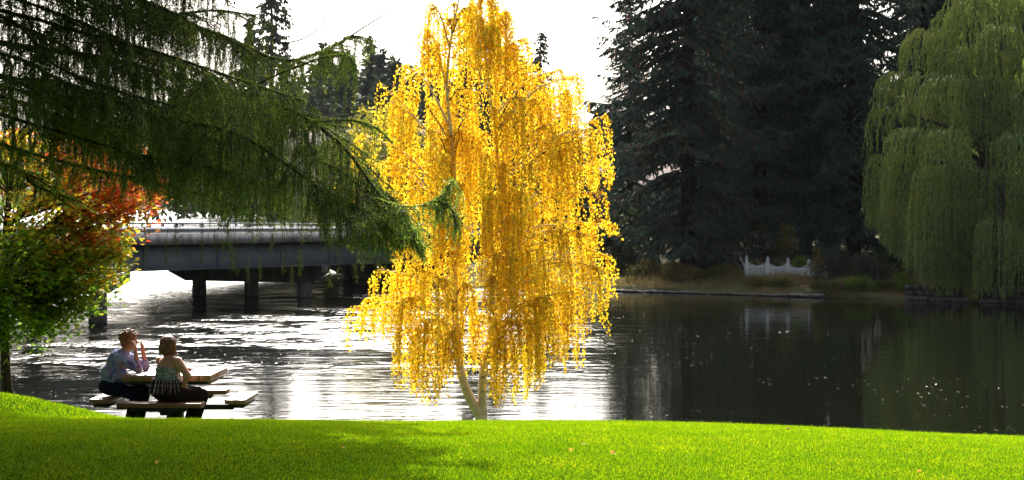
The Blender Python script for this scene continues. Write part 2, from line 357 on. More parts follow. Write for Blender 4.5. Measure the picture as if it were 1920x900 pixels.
SH = np.array([(400,-60),(200,30),(80,66),(40,79),(22.7,84.9),(18.3,88.6),(13.5,91.6),(9.5,94.4),(5.9,96.5),(1,100),(-4,102.5),(-7.5,107),(-10,118),(-14,140),(-24,190),(-38,250),(-50,350),(-75,600),(-125,1000),(-160,1250),(-400,1350),(-900,1350),(-2200,1300)], float)
DR = unit(np.array([(.6,.8),(.6,.8),(.5,.85),(.4,.9),(.3,.95),(.3,.95),(.3,.95),(.3,.95),(.3,.95),(.3,.95),(.5,.85),(.9,.4),(1,.3),(1,.3),(1,.3),(1,.3),(1,.3),(1,.3),(.9,.4),(.5,.9),(0,1),(0,1),(0,1)]))
def dens(A, k=8):
    t = np.linspace(0, len(A)-1, (len(A)-1)*k+1); i = np.minimum(t.astype(int), len(A)-2); f = (t-i)[:, None]
    return A[i]*(1-f)+A[i+1]*f
SHd, DRd = dens(SH), dens(DR)
rg = np.random.default_rng(5)
OFF = [(-1.5,-1.2),(0.0,0.0),(0.25,0.22),(1.2,0.36),(3.5,0.62),(7,1.15),(12,1.5),(25,1.9),(80,3.5),(300,7),(1500,14)]
def bank_z(off): return np.interp(off, [o[0] for o in OFF], [o[1] for o in OFF])
rows = []
for off, z in OFF:
    jit = rg.normal(0, 0.12, len(SHd)) if abs(off) < 2 else np.zeros(len(SHd))
    p = SHd + DRd*(off+jit)[:, None] if hasattr(jit, '__len__') else SHd
    rows.append(np.column_stack([p, np.full(len(p), z) + (rg.normal(0, .04, len(p)) if off > 0 else 0)]))
V = np.concatenate(rows); m_ = len(SHd); i = np.arange(len(OFF)-1)[:, None]*m_; j = np.arange(m_-1)[None]
tag(Batch().add(V, np.stack([i+j, i+m_+j, i+m_+j+1, i+j+1], -1).reshape(-1, 4)).build('far_bank', M['bank'], smooth=True), kind='structure')
# the near side of the river, off to the left
SL = np.array([(-9,30.5),(-20,33),(-26,40),(-33,70),(-47,120),(-95,300),(-210,700),(-340,1100),(-420,1400)], float)
SLd = dens(SL); rows = []
for off, z in [(-1,-1.2),(0,0),(0.6,0.5),(4,1.5),(15,2.6),(60,3.2),(400,6),(1500,10)]:
    rows.append(np.column_stack([SLd + np.array([-1, -0.12])*off, np.full(len(SLd), z)]))
V = np.concatenate(rows); m_ = len(SLd); i = np.arange(7)[:, None]*m_; j = np.arange(m_-1)[None]
tag(Batch().add(V, np.stack([i+j, i+j+1, i+m_+j+1, i+m_+j], -1).reshape(-1, 4)).build('left_bank', M['bank'], smooth=True), kind='structure')

# lawn grass
def grass_patch(rng, n, dmin, dmax, hmin, hmax, w):
    # even cover over the trapezium the lawn shows
    D = np.sqrt(rng.uniform(dmin**2, dmax**2, n)); X = rng.uniform(-1, 1, n)*(0.30*D+0.3)
    return blades(rng, X, D, hmin, hmax, w)
def blades(rng, X, D, hmin, hmax, w):
    n = len(X)
    z = lawn_z(X, D) - 0.004
    base = np.column_stack([X, D, z]); h = rng.uniform(hmin, hmax, n)*np.where(rng.random(n) < .03, 1.7, 1.0)
    lean = rng.normal(0, 0.45, (n, 2)); tip = base + np.column_stack([lean*h[:, None], h])
    th = rng.uniform(0, np.pi, n); sd_ = np.column_stack([np.cos(th), np.sin(th), np.zeros(n)])*(w*rng.uniform(.6, 1.3, n))[:, None]
    V = np.stack([base-sd_, base+sd_, tip], 1).reshape(-1, 3)
    return V, np.arange(n*3).reshape(-1, 3)
rng = np.random.default_rng(11)
g = Batch(); g.add(*grass_patch(rng, 680000, 10.4, 17.5, 0.008, 0.022, 0.0021)); g.add(*grass_patch(rng, 200000, 17.0, 25.5, 0.012, 0.032, 0.0035))
tag(g.build('lawn_grass', M['grass']), 'short mown green grass covering the near bank', 'grass', kind='stuff')

# ------------------------------------------------------------------ bridge
ba = unit(np.array([.277, .961])); bn = np.array([-ba[1], ba[0]]); B0 = np.array([-8.9, 91.3])
def bp(t, s, z): return np.array([*(B0 + ba*t + bn*s), z])
def zp(t): return 2.65-0.012*t      # underside of the parapet
def zg(t): return 1.50-0.019*t      # underside of the girder
def sweep(bt, t0, t1, s0, s1, z0f, z1f, n=24):
    T = np.linspace(t0, t1, n); 
    V = np.array([[bp(t, s0, z0f(t)), bp(t, s1, z0f(t)), bp(t, s1, z1f(t)), bp(t, s0, z1f(t))] for t in T]).reshape(-1, 3)
    i = np.arange(n-1)[:, None]*4; j = np.arange(4)[None]; k = (j+1) % 4
    f = np.stack([i+j, i+k, i+4+k, i+4+j], -1).reshape(-1, 4)
    f = np.vstack([f, [[3,2,1,0]], [[(n-1)*4+q for q in range(4)]]])
    bt.add(V, f)
T0, T1 = -62, 36
br = thing('road_bridge', bp(0, 6, 0), 'low concrete and steel road bridge crossing the river behind the picnic table', 'bridge')
O = bp(0, 6, 0)
W_ = 12.0
for s0 in (0.38, 4.0, 7.9, W_-0.58):
    q = Batch(); sweep(q, T0, T1, s0, s0+0.2, zg, lambda t: zp(t)-0.004)
    # thin bottom flange
    q.build('girder', M['girder'], br, origin=O)
for t in np.arange(T0+3, T1, 6.8):      # stiffener plates down the face of the outer girder
    q = Batch(); sweep(q, t, t+.12, 0.30, 0.378, lambda t: zg(t)+.03, lambda t: zp(t)-0.106, 2); q.build('stiffener', M['girder'], br, origin=O)
q = Batch(); sweep(q, T0, T1, 0.24, 0.379, lambda t: zg(t)-.001, lambda t: zg(t)+.029); q.build('bottom_flange', M['girder'], br, origin=O)
q = Batch(); sweep(q, T0, T1+1.4, 0.055, W_-0.055, lambda t: zp(t)-0.10, lambda t: zp(t)+0.18); q.build('deck', M['asphalt'], br, origin=O)
for k in range(2):
    s0, s1 = (-0.32, 0.05) if k == 0 else (W_-0.05, W_+0.32)
    q = Batch(); sweep(q, T0, T1+1.4, s0, s1, lambda t: zp(t), lambda t: zp(t)+0.44); q.build('parapet', M['concrete'], br, origin=O)
    sm = (s0+s1)/2
    q = Batch(); sweep(q, T0, T1+1.4, sm-0.12, sm-0.04, lambda t: zp(t)+0.49, lambda t: zp(t)+0.67); q.build('rail_beam', M['galv'], br, origin=O)
    q = Batch(); sweep(q, T0, T1+1.4, sm-0.10, sm-0.02, lambda t: zp(t)+0.80, lambda t: zp(t)+0.87); q.build('top_rail', M['galv'], br, origin=O)
    for t in np.arange(T0+1, T1, 2.35):
        q = Batch(); sweep(q, t, t+0.16, sm-0.035, sm+0.09, lambda t: zp(t)+0.442, lambda t: zp(t)+0.88, 2); q.build('rail_post', M['concrete'], br, origin=O)
for t in (20.4, 0.0, -20.4, -40.8):
    q = Batch()
    V = [bp(t+a, s, z) for a in (-0.5, 0.5) for s, z in ((0.0, zg(t)-0.35), (0.0, zg(t)-0.004), (8.0, zg(t)-0.004), (8.0, zg(t)-0.35), (7.1, zg(t)-0.78), (0.9, zg(t)-0.82))]
    V = np.array(V)
    f4 = []
    for k in range(6): k2 = (k+1) % 6; f4.append([k, k2, 6+k2, 6+k])
    f4 += [[0,1,2,3],[0,3,4,5],[9,8,7,6],[11,10,9,6]]
    q.add(V, f4); q.build('pier_cap', M['pier'], br, origin=O)
    for s in (1.1, 3.85, 6.6):
        q = Batch(); c = bp(t, s, 0); q.tube([c+[0,0,-1.55], c+[0,0,0.1], c+[0,0,zg(t)-0.78]], [0.36, 0.35, 0.34], 20)
        q.build('pier_column', M['pier'], br, smooth=True, origin=O)
q = Batch(); sweep(q, T1-0.6, T1+0.6, -0.3, W_+0.3, lambda t: -0.5, lambda t: zg(t)-0.01, 2); sweep(q, T1+0.61, T1+1.4, -0.3, W_+0.3, lambda t: -0.5, lambda t: zp(t)-0.13, 2)
q.build('abutment', M['pier'], br, origin=O)
# the road going on from the bridge
q = Batch(); T = [bp(T1+1.5,-1,0)]
q = Batch(); sweep(q, T1+1.45, T1+140, -3.0, W_+3, lambda t: -0.5, lambda t: max(zp(t), 2.2)-0.12, 12)
tag(q.build('road_embankment', M['bank']), kind='structure')

# ------------------------------------------------------------------ trees
def frond_rows(rng, line, step, per, L, Wd, spread, droop, tip_taper=True):
    """leaf rows along a polyline; returns c, a, w, len, wid"""
    seg = np.diff(line, axis=0); sl = np.linalg.norm(seg, axis=1); cum = np.concatenate([[0], np.cumsum(sl)]); tot = cum[-1]
    n = max(2, int(tot/step)); t = np.repeat(np.linspace(0, tot*0.999, n), per) + rng.uniform(-step/2, step/2, n*per); t = np.clip(t, 0, tot*0.999)
    c = np.column_stack([np.interp(t, cum, line[:, k]) for k in range(3)])
    i = np.clip(np.searchsorted(cum, t)-1, 0, len(seg)-1); ax = unit(seg[i])
    a = unit(ax*spread[0] + rnd_dirs(rng, len(c))*spread[1] + np.array([0, 0, -droop]))
    return c, a, side_of(rng, a), L*rng.uniform(.6, 1.3, len(c)), Wd*rng.uniform(.7, 1.2, len(c))

def conifer_data(seed, H, Rr, first=0.05, dz=0.42, nb=7, L=0.42, W=0.12, step=0.16, per=3, shape=0.75, gap=0.0, spray=0.0):
    rng = np.random.default_rng(seed); leaves, wood = Batch(), Batch()
    wood.tube([[0,0,-0.5],[0,0,H*.3],[0.1,0,H*.65],[0,0.05,H*0.97]], [H*.014, H*.011, H*.006, 0.02], 8)
    z = first*H
    while z < H*0.985:
        f = 1-z/H; Lb = Rr*(f**shape)*(1.0 if z > H*.15 else 0.85)
        for k in range(nb):
            if rng.random() < gap: continue
            az = rng.uniform(0, 2*np.pi); ln = Lb*rng.uniform(0.6, 1.12); d = np.array([math.cos(az), math.sin(az), 0])
            z0 = z+rng.uniform(-.3, .3); 
            pts = spline([[0,0,z0], d*ln*.35+[0,0,z0-ln*.06], d*ln*.7+[0,0,z0-ln*.22], d*ln+[0,0,z0-ln*.24+0.06*ln]], 8)
            wood.tube(pts, np.linspace(0.02+ln*.008, .008, 8), 3)
            body = pts[1:] if ln > 1 else pts
            leaves.leaves(*frond_rows(rng, body, step, per, L, W, (0.55, 0.55), 0.55))
            # flat spray hanging off the bough: twigs fan out to both sides and droop
            if spray:
                for q in range(int(ln*spray)):
                    fq = rng.uniform(.05, 1); s0 = body[min(len(body)-1, int(fq*(len(body)-1)))]
                    sgn = rng.choice([-1, 1]); sidev = np.array([-d[1], d[0], 0])*sgn; sl = (1.05-fq*.6)*rng.uniform(.5, 1.0)*min(1.4, ln*.34)
                    l3 = spline([s0, s0+(sidev*.75+d*.5)*sl*.5+[0,0,-.04*sl], s0+(sidev*.75+d*.6)*sl+[0,0,-.38*sl]], 4)
                    leaves.leaves(*frond_rows(rng, l3, step*.8, per, L*.75, W, (0.75, 0.35), 0.75))
                continue
            # side branchlets
            for q in range(int(ln*2.2)):
                i = rng.integers(2, 8); sgn = rng.choice([-1, 1]); sidev = np.array([-d[1], d[0], 0])*sgn
                sl = rng.uniform(.3, .8)*min(1, ln*.35)
                ln2 = spline([pts[i], pts[i]+(sidev*.6+d*.45)*sl+[0,0,-.1*sl], pts[i]+(sidev*1.0+d*.8)*sl+[0,0,-.45*sl]], 4)
                leaves.leaves(*frond_rows(rng, ln2, step*.9, per, L*.8, W*.9, (0.5, 0.5), 0.6))
        z += dz*(0.6+0.4*f)
    return leaves, wood
def as_mesh_tree(name, leaves, wood, mleaf, mwood, loc, label, cat, group=None, rot=0, scale=1.0):
    t = thing(name, loc, label, cat, group)
    wood.build('trunk', mwood, t, smooth=True); leaves.build('crown', mleaf, t)
    t.rotation_euler = (0, 0, rot); t.scale = (scale,)*3
    return t

G = 'dark spruces along the far bank'
def gp(u, D, z=None):
    X = (u-960)/F*D
    if z is None:
        d = np.min(np.hypot(SHd[:, 0]-X, SHd[:, 1]-D)); z = float(bank_z(d))
    return (X, D, z)
sa = as_mesh_tree('spruce_tree', *conifer_data(1, 30, 6.6, first=.045, dz=.72, nb=9, shape=0.60, L=.34, W=.085, spray=5.5), M['spruce_rusty'], M['bark_dark'], gp(1290, 101), 'broad dark spruce with rusty cones, next to the open sky', 'tree', G)
sb = as_mesh_tree('spruce_tree', *conifer_data(2, 32, 5.9, first=.04, dz=.72, nb=9, shape=0.55, L=.34, W=.085, spray=5.5), M['spruce'], M['bark_dark'], gp(1600, 103), 'dense dark spruce standing right beside the green weeping willow', 'tree', G, 1.0)
def copy_tree_at(src, loc, rot, sc, label, group=G):
    c = copy_tree(src); c.location = loc; c.rotation_euler = (0, 0, rot); c.scale = (sc,)*3; tag(c, label, group=group); return c
copy_tree_at(sb, gp(1425, 108), 2.4, 1.02, 'tall dark spruce behind the white picket fence')
copy_tree_at(sa, gp(1510, 112), 4.0, 1.0, 'dark spruce set back between the picket fence spruce and the willow spruce')
copy_tree_at(sb, gp(1730, 112), 5.0, 0.95, 'dark spruce mostly hidden behind the willow')
copy_tree_at(sa, gp(1850, 116), 0.6, 0.9, 'dark spruce behind the right half of the willow')
copy_tree_at(sb, gp(1180, 118), 1.2, 0.5, 'smaller dark spruce behind the yellow birch and broad spruce')
copy_tree_at(sa, gp(1360, 122), 3.1, 0.85, 'dark spruce in the back row, glimpsed above the rose bushes')
copy_tree_at(sb, gp(2010, 100), 3.7, 0.9, 'dark spruce past the right side of the willow')

# distant pines beyond the bridge
GP = 'distant pines across the river beyond the bridge'
pn = as_mesh_tree('pine_tree', *conifer_data(21, 30, 3.6, first=.22, dz=.75, nb=5, shape=0.55, L=.75, W=.26, step=.34, per=3, gap=.18), M['pine'], M['bark_dark'], gp(508, 330), 'tall hazy pine rising above the drooping larch branches', 'tree', GP)
pn.scale = (1.65,)*3
pn2 = as_mesh_tree('pine_tree', *conifer_data(22, 24, 4.2, first=.12, dz=.65, nb=6, shape=0.65, L=.75, W=.26, step=.34, per=3, gap=.1), M['pine'], M['bark_dark'], gp(694, 365), 'slender hazy pine between larch tip and yellow birch, tallest of its row', 'tree', GP)
for u, D, top, src, lab in [
    (470, 250, 30, pn2, 'hazy pine seen through the larch twigs beside the tallest pine'),
    (585, 215, 172, pn2, 'hazy pine between the tall pine and the larch clump'),
    (618, 290, 150, pn, 'thin hazy pine just left of the dangling larch clump'),
    (652, 215, 185, pn2, 'broad low pine under the dangling larch clump'),
    (708, 300, 135, pn, 'thin hazy pine right of the slender pine'),
    (750, 225, 150, pn2, 'broad hazy pine at the edge of the birch'),
    (795, 290, 128, pn, 'thin hazy pine seen through the left birch twigs'),
    (840, 240, 165, pn2, 'broad hazy pine behind the left birch stem'),
    (536, 262, 75, pn, 'hazy pine just right of the tall pine above the larch'),
    (600, 270, 190, pn2, 'low hazy pine behind the larch clump'),
    (640, 255, 150, pn2, 'hazy pine directly behind the dangling larch clump'),
    (665, 280, 120, pn, 'thin hazy pine left of the slender pine'),
    (728, 246, 118, pn2, 'hazy pine against the left edge of the yellow birch'),
    (768, 285, 165, pn2, 'low hazy pine behind the left side of the birch crown'),
    (815, 250, 112, pn, 'dark pine seen between the birch trunk and hanging birch twigs'),
    (880, 290, 170, pn2, 'hazy pine behind the middle of the birch crown'),
    (950, 275, 150, pn, 'hazy pine behind the right birch stem'),
    (885, 200, 0, pn2, 'unseen tall pine added behind the birch crown, between its stems, to darken the water reflection'),  # unseen behind the birch; added so its reflection darkens the river there
    (925, 190, 10, pn2, 'unseen tall pine added behind the right birch stem to darken the water reflection'),  # second unseen pine, added for the same dark reflection
    (968, 215, 80, pn2, 'broad pine behind the right shoulder of the birch'),
    (1014, 232, 50, pn, 'narrow dark pine poking out above the birch shoulder'),
    (1062, 240, 165, pn2, 'hazy pine in the gap between birch and broad spruce'),
    (1110, 220, 235, pn2, 'low pine beneath the lowest sky beside the broad spruce')]:
    D *= 1.4; c = copy_tree(src); loc = gp(u, D); hh = CZ+(380-top)/F*D-loc[2]; s = hh/(30 if src is pn else 24)
    c.location = loc; c.scale = (s*1.0,)*3; c.rotation_euler = (0, 0, u*1.7); tag(c, lab, group=GP)
pn2h = CZ+(380-62)/F*365-pn2.location[2]; pn2.scale = (pn2h/24,)*3

# broad-leaved clumps
def bushy(seed, Rx, Rz, n, L, W, lobes=9, stem=0.05, lift=0.35):
    rng = np.random.default_rng(seed); lv, wd = Batch(), Batch()
    cs = []
    for k in range(lobes):
        d = rnd_dirs(rng, 1)[0]; d[2] = abs(d[2])*1.0
        c = np.array([d[0]*Rx*.62, d[1]*Rx*.62, Rz*(lift+.45*d[2]*1.2)]); r = rng.uniform(.32, .5)
        cs.append((c, r))
        wd.tube(spline([[0,0,-.1],[c[0]*.3, c[1]*.3, c[2]*.5], c], 6), np.linspace(stem, stem*.2, 6), 4)
    m = n//lobes
    for c, r in cs:
        d = rnd_dirs(rng, m); rad = rng.uniform(.35, 1.0, m)**.6 * (1+.25*np.sin(d[:, 0]*7+c[0])*np.cos(d[:, 1]*6))
        p = c + d*rad[:, None]*np.array([Rx*r, Rx*r, Rz*r*.8]); p[:, 2] = np.maximum(p[:, 2], 0.02)
        a = unit(d+rnd_dirs(rng, m)*.9); lv.leaves(p, a, side_of(rng, a), L*rng.uniform(.6, 1.3, m), W*rng.uniform(.7, 1.2, m))
    return lv, wd
def tree_b(u, D, top, width, mat, label, seed, n=7000, L=.30, W=.2, name='leafy_tree', cat='tree', group=None, lobes=12, z=None, wood='bark_dark'):
    loc = gp(u, D, z); h = CZ+(380-top)/F*D-loc[2]
    lv, wd = bushy(seed, width/2, h*.92, n, L, W, lobes, stem=max(.02, h*.015))
    return as_mesh_tree(name, lv, wd, M[mat], M[wood], loc, label, cat, group)
GF = 'leafy trees behind the birch and beyond the bridge'
tree_b(722, 150, 200, 7.5, 'yellowgreen', 'yellow green rounded tree behind the left edge of the birch', 31, group=GF, L=.34, W=.24, n=6000)
tree_b(668, 160, 238, 9.5, 'olive', 'olive tree left of the yellow green tree', 32, group=GF)
tree_b(785, 140, 235, 8.5, 'olive', 'olive tree behind the left birch trunk', 33, group=GF)
tree_b(612, 190, 235, 13, 'olive', 'dark bush above the bridge rail behind the larch fringe', 34, group=GF)
tree_b(860, 130, 300, 7, 'olive', 'olive tree hidden behind the heart of the birch crown', 35, group=GF)
tree_b(950, 135, 260, 7, 'shrub_dark', 'dark green tree behind the right birch stem', 36, group=GF)
tree_b(1040, 125, 290, 7, 'shrub_dark', 'dark green tree behind the right half of the birch', 37, group=GF)
tree_b(1120, 112, 330, 6, 'shrub_dark', 'dark tree below the broad spruce on its birch side', 38, group=GF)
tree_b(1165, 104, 400, 4, 'shrub_dark', 'low dark bush at the birch edge of the far bank', 39, group=GF, n=4000, L=.2, W=.13)
tree_b(560, 260, 300, 12, 'shrub_dark', 'wide dark bush behind the bridge and the larch boughs', 40, group=GF, L=.5, W=.35)
tree_b(740, 116, 430, 3.5, 'shrub_dark', 'dark scrub on the bank under the bridge end', 41, group=GF, n=3000, L=.2, W=.14)
tree_b(820, 108, 420, 4.5, 'olive', 'scrub on the bank behind the birch trunks', 42, group=GF, n=4000, L=.2, W=.14)
# distant wood closing the river off
def far_wood(seed, pts, hmin, hmax, n_trees, n_leaf, size):
    rng = np.random.default_rng(seed); q = Batch(); pts = np.array(pts, float)
    for k in range(n_trees):
        t = rng.uniform(0, len(pts)-1.001); i = int(t); p = pts[i]*(1-t+i)+pts[i+1]*(t-i); p = p+rng.normal(0, 12, 2)
        h = rng.uniform(hmin, hmax); w = h*rng.uniform(.14, .3); z = rng.uniform(0, 1, n_leaf)**.9
        r = w*(1-z)**.7*np.sqrt(rng.uniform(0, 1, n_leaf)); th = rng.uniform(0, 2*np.pi, n_leaf)
        c = np.column_stack([p[0]+r*np.cos(th), p[1]+r*np.sin(th), 2+z*h]); a = unit(rnd_dirs(rng, n_leaf)+[0,0,-.4])
        q.leaves(c, a, side_of(rng, a), size*rng.uniform(.6,1.3,n_leaf), size*.5)
    return q
tag(far_wood(50, [(-1200,1400),(-500,1380),(-150,1330),(60,1200)], 16, 34, 200, 380, 4.5).build('far_wood', M['pine']), 'far wood closing off the river beyond the bridge', 'trees', kind='stuff')
tag(far_wood(51, [(-90,650),(-62,480),(-36,370),(-12,310)], 14, 30, 200, 520, 1.6).build('bank_wood', M['pine']), 'hazy wood behind the bridge and the larch clump', 'trees', kind='stuff')
tag(far_wood(53, [(-10,300),(20,300),(60,280),(120,260)], 9, 17, 160, 520, 1.5).build('birch_side_wood', M['pine']), 'low hazy wood behind the birch', 'trees', kind='stuff')
tag(far_wood(52, [(15,135),(45,140),(90,125),(140,105)], 14, 26, 60, 1500, .9).build('back_wood', M['spruce']), 'dark wood behind the spruces on the far bank', 'trees', kind='stuff')

# weeping willow
def willow():
    rng = np.random.default_rng(8); loc = np.array(gp(1868, 92)); k = 92/F
    lv, wd = Batch(), Batch()
    H = 15.5
    wd.tube(spline([[0,0,-.4],[-.1,.1,2],[.15,0,4.5],[0,0,7]], 8), np.linspace(.55, .32, 8), 10)
    heads = []
    # dome heads: (u, v, depth, radius m)
    spec = [(1690,150,-1,1.2),(1668,215,0,1.0),(1745,75,0.5,1.4),(1780,165,-3,1.5),(1715,260,-2.5,1.4),(1672,330,-.5,1.1),(1800,40,1,1.5),(1850,-20,1,1.8),(1900,-60,0,1.8),
            (1830,110,-3,1.6),(1890,70,-3,1.6),(1760,330,-4,1.5),(1840,230,-4.5,1.7),(1910,200,-4.5,1.7),(1700,420,-2,1.1),(1800,400,-5,1.4),(1880,340,-5,1.6),
            (1960,0,-1,1.9),(1990,120,-3,1.8),(2030,230,-2,1.9),(1970,330,-4,1.7),(1940,440,-5,1.3),(2050,60,1,1.9),(2060,350,-1,1.8),(1690,300,-2.5,1.0),(1735,390,-4,1.2),(1780,260,-4.5,1.3),(1860,160,-4.5,1.3),(1930,100,-4.5,1.4),(1800,320,-5.5,1.2),(1870,430,-6,1.3),(1740,150,-2.5,1.1),(1820,20,-2,1.2),(1890,-10,-3,1.3),(1905,270,-6,1.3),(1665,380,-.5,.9),(1780,100,-2.5,1.1),(1680,470,-2,1.0),(1760,470,-5,1.2),(1830,480,-6,1.2),(1750,200,3,1.6),(1850,120,4,1.9),(1950,150,4,1.9),(1700,360,2.5,1.3),(1662,300,1,1.0)]
    for u, v, dd, r in spec:
        c = P(u, v, 92+dd)-loc; heads.append((c, r))
        wd.tube(spline([[0,0,rng.uniform(3,6.5)], [c[0]*.4, c[1]*.4, c[2]*.75+1.2], c*[.9,.9,1]+[0,0,.1]], 8), np.linspace(.17, .03, 8), 5)
        r *= .78; dd += rng.uniform(-1.2, 1.2); c = P(u, v, 92+dd)-loc; ns = int(60*r*r)
        for q in range(ns):
            th = rng.uniform(0, 2*np.pi); rr = r*rng.uniform(.05, 1)**.4; top = c+[rr*math.cos(th), rr*math.sin(th), .55*math.sqrt(max(0, r*r-rr*rr))+rng.normal(0, .06)]
            ln = rng.uniform(.9, 2.1)
            uw = 960+(top+loc)[0]/(top+loc)[1]*F; vb = np.interp(uw, [1630,1660,1690,1740,1790,1830,1920,1960], [405,440,480,525,552,560,548,560])
            zmin = max(-loc[2]+0.35, CZ+(380-vb)/F*92-loc[2])+rng.uniform(0, .7)
            if c[2] < 6: ln = rng.uniform(2.5, 6)
            ln = min(ln, top[2]-zmin)
            if ln < .5: continue
            out = unit(np.array([top[0]-c[0]*.7, top[1]-c[1]*.7, 0]))
            pts = spline([top, top+out*.28+[0,0,-.12*ln], top+out*.42+[0,0,-.5*ln], top+out*.45+[rng.normal(0,.1),rng.normal(0,.1),-ln]], 7)
            lv.leaves(*frond_rows(rng, pts, .085, 2, .20, .045, (.55,.35), .5))
    for q in range(1000):          # inner curtain
        u, v = rng.uniform(1665, 2080), rng.uniform(60, 470)
        if u < 1700+(300-v)*.35 or v > 400-(1800-u)*.5: continue
        s0 = P(u, v, 92+rng.uniform(-.5, 5))-loc; ln = min(rng.uniform(1.5, 3.5), s0[2]+loc[2]-.6)
        if ln < .4: continue
        lv.leaves(*frond_rows(rng, np.array([s0, s0+[rng.normal(0,.1),0,-ln*.5], s0+[rng.normal(0,.15),0,-ln]]), .11, 2, .20, .045, (.55,.35), .5))
    t = thing('weeping_willow', loc, 'big green weeping willow trailing down to the water on the right', 'tree')
    wd.build('trunk', M['bark_grey'], t, smooth=True); lv.build('crown', M['willow'], t)
willow()

# ------------------------------------------------------------------ far bank details
def off_bank(u, off):
    """point on the far right-hand bank: column u, off metres behind the waterline"""
    d = np.column_stack([SHd[:, 0]/SHd[:, 1]*F+960]); i = np.argmin(np.abs(d[:, 0]-u) + (SHd[:, 1] > 130)*1e4)
    D0 = SHd[i, 1]; D = D0+off; return gp(u, D, float(bank_z(off)))
rng = np.random.default_rng(61)
# dry grass strip
n = 34000; t = rng.uniform(4*8, 10*8, n)
i = t.astype(int); f = (t-i)[:, None]; pp = SHd[i]*(1-f)+SHd[np.minimum(i+1, len(SHd)-1)]*f; off = rng.uniform(.3, 7.5, n)
pp = pp+unit(DRd[i])*off[:, None]; zz = bank_z(off)-.03; hh = rng.uniform(.18, .55, n)*(0.7+0.6*np.sin(pp[:, 0]*1.3)*np.sin(pp[:, 1]*1.1+1))
hh = np.maximum(hh, .1)*np.clip(off/2, .35, 1)
base = np.column_stack([pp, zz]); tip = base+np.column_stack([rng.normal(0, .35, (n, 2))*hh[:, None], hh]); th = rng.uniform(0, np.pi, n)
sdv = np.column_stack([np.cos(th), np.sin(th), np.zeros(n)])*.03
g = Batch().add(np.stack([base-sdv, base+sdv, tip], 1).reshape(-1, 3), np.arange(n*3).reshape(-1, 3))
tag(g.build('bank_grass', M['dry_grass']), 'dry reddish and green grass along the far waterline', 'grass', kind='stuff')

# edging stones
def rock_mesh(seed, flat=.4):
    bm = bmesh.new(); bmesh.ops.create_icosphere(bm, subdivisions=2, radius=1); r_ = np.random.default_rng(seed)
    ph = r_.uniform(0, 6, 6)
    for v in bm.verts:
        k = 1+.16*math.sin(v.co.x*3+ph[0])+.14*math.sin(v.co.y*3.4+ph[1])+.12*math.sin(v.co.z*4+ph[2])
        v.co = Vector((v.co.x*k, v.co.y*k*.7, v.co.z*k*flat))
        v.co.x = max(-.85, min(.85, v.co.x))
    me = bpy.data.meshes.new('stone'); bm.to_mesh(me); bm.free(); me.materials.append(M['stone']); return me
rocks = [rock_mesh(s, f) for s, f in ((1,.17),(2,.2),(3,.16),(4,.22))]
uu = [1150,1163,1176,1192,1206,1221,1234,1250,1268,1284,1297,1311,1322,1338,1352,1369,1383,1398,1413,1427,1444,1458,1470, 1491,1500,1512,1528, 1724,1738,1756,1770,1850,1866,1802]
for k, u in enumerate(uu):
    x, y, z = off_bank(u, -0.02); o = bpy.data.objects.new('edging_stone', rocks[k % 4]); COL.objects.link(o)
    s = rng.uniform(.18, .30)*(1.5 if 1480 < u < 1535 or u > 1700 else 1.0); o.location = (x, y-.05, s*.16+.01); o.scale = (s*1.35, s, s*(1.0 if s < .3 else 1.3)); o.rotation_euler = (0, 0, rng.normal(0, .2))
    lab = ('pale stone in the far waterline edging below the dry grass' if u < 1475 else
           'pale stone heaped at the corner of the dry grass bank' if u < 1600 else 'pale stone at the waterline below the weeping willow')
    tag(o, lab, 'stone', 'stones below the dry grass' if u < 1475 else 'stones at the bank corner' if u < 1600 else 'stones below the willow')
# low stone wall at the right
def stone_wall(u0, u1, off, h, label):
    a = np.array(off_bank(u0, off)); c = np.array(off_bank(u1, off)); n_ = max(3, int(np.linalg.norm(c-a)/.45)); q = Batch()
    ang = math.atan2(c[1]-a[1], c[0]-a[0])
    for row in range(3):
        for k in range(n_):
            p = a+(c-a)*(k+.5+(.25 if row % 2 else 0))/n_; s = .21*rng.uniform(.85, 1.05); z0 = -.05+row*h/3
            q.box((p[0]-s, p[1]-.2+rng.normal(0,.03), z0), (p[0]+s, p[1]+.2, z0+h/3-.02), ang, (p[0], p[1]))
    q.box((a[0], a[1]-.05, -.3), (a[0]+np.linalg.norm((c-a)[:2]), a[1]+.12, h-.06), ang, (a[0], a[1]))
    o = q.build('stone_wall', M['stone_dark'], origin=(a+c)/2*[1,1,0]); o.location = tuple((a+c)/2*[1,1,0]); tag(o, label, 'wall')
stone_wall(1700, 1800, .15, .75, 'low dark stone wall at the waterline left of the willow curtain')
stone_wall(1836, 1990, .10, .70, 'low dark stone wall at the waterline under the willow')

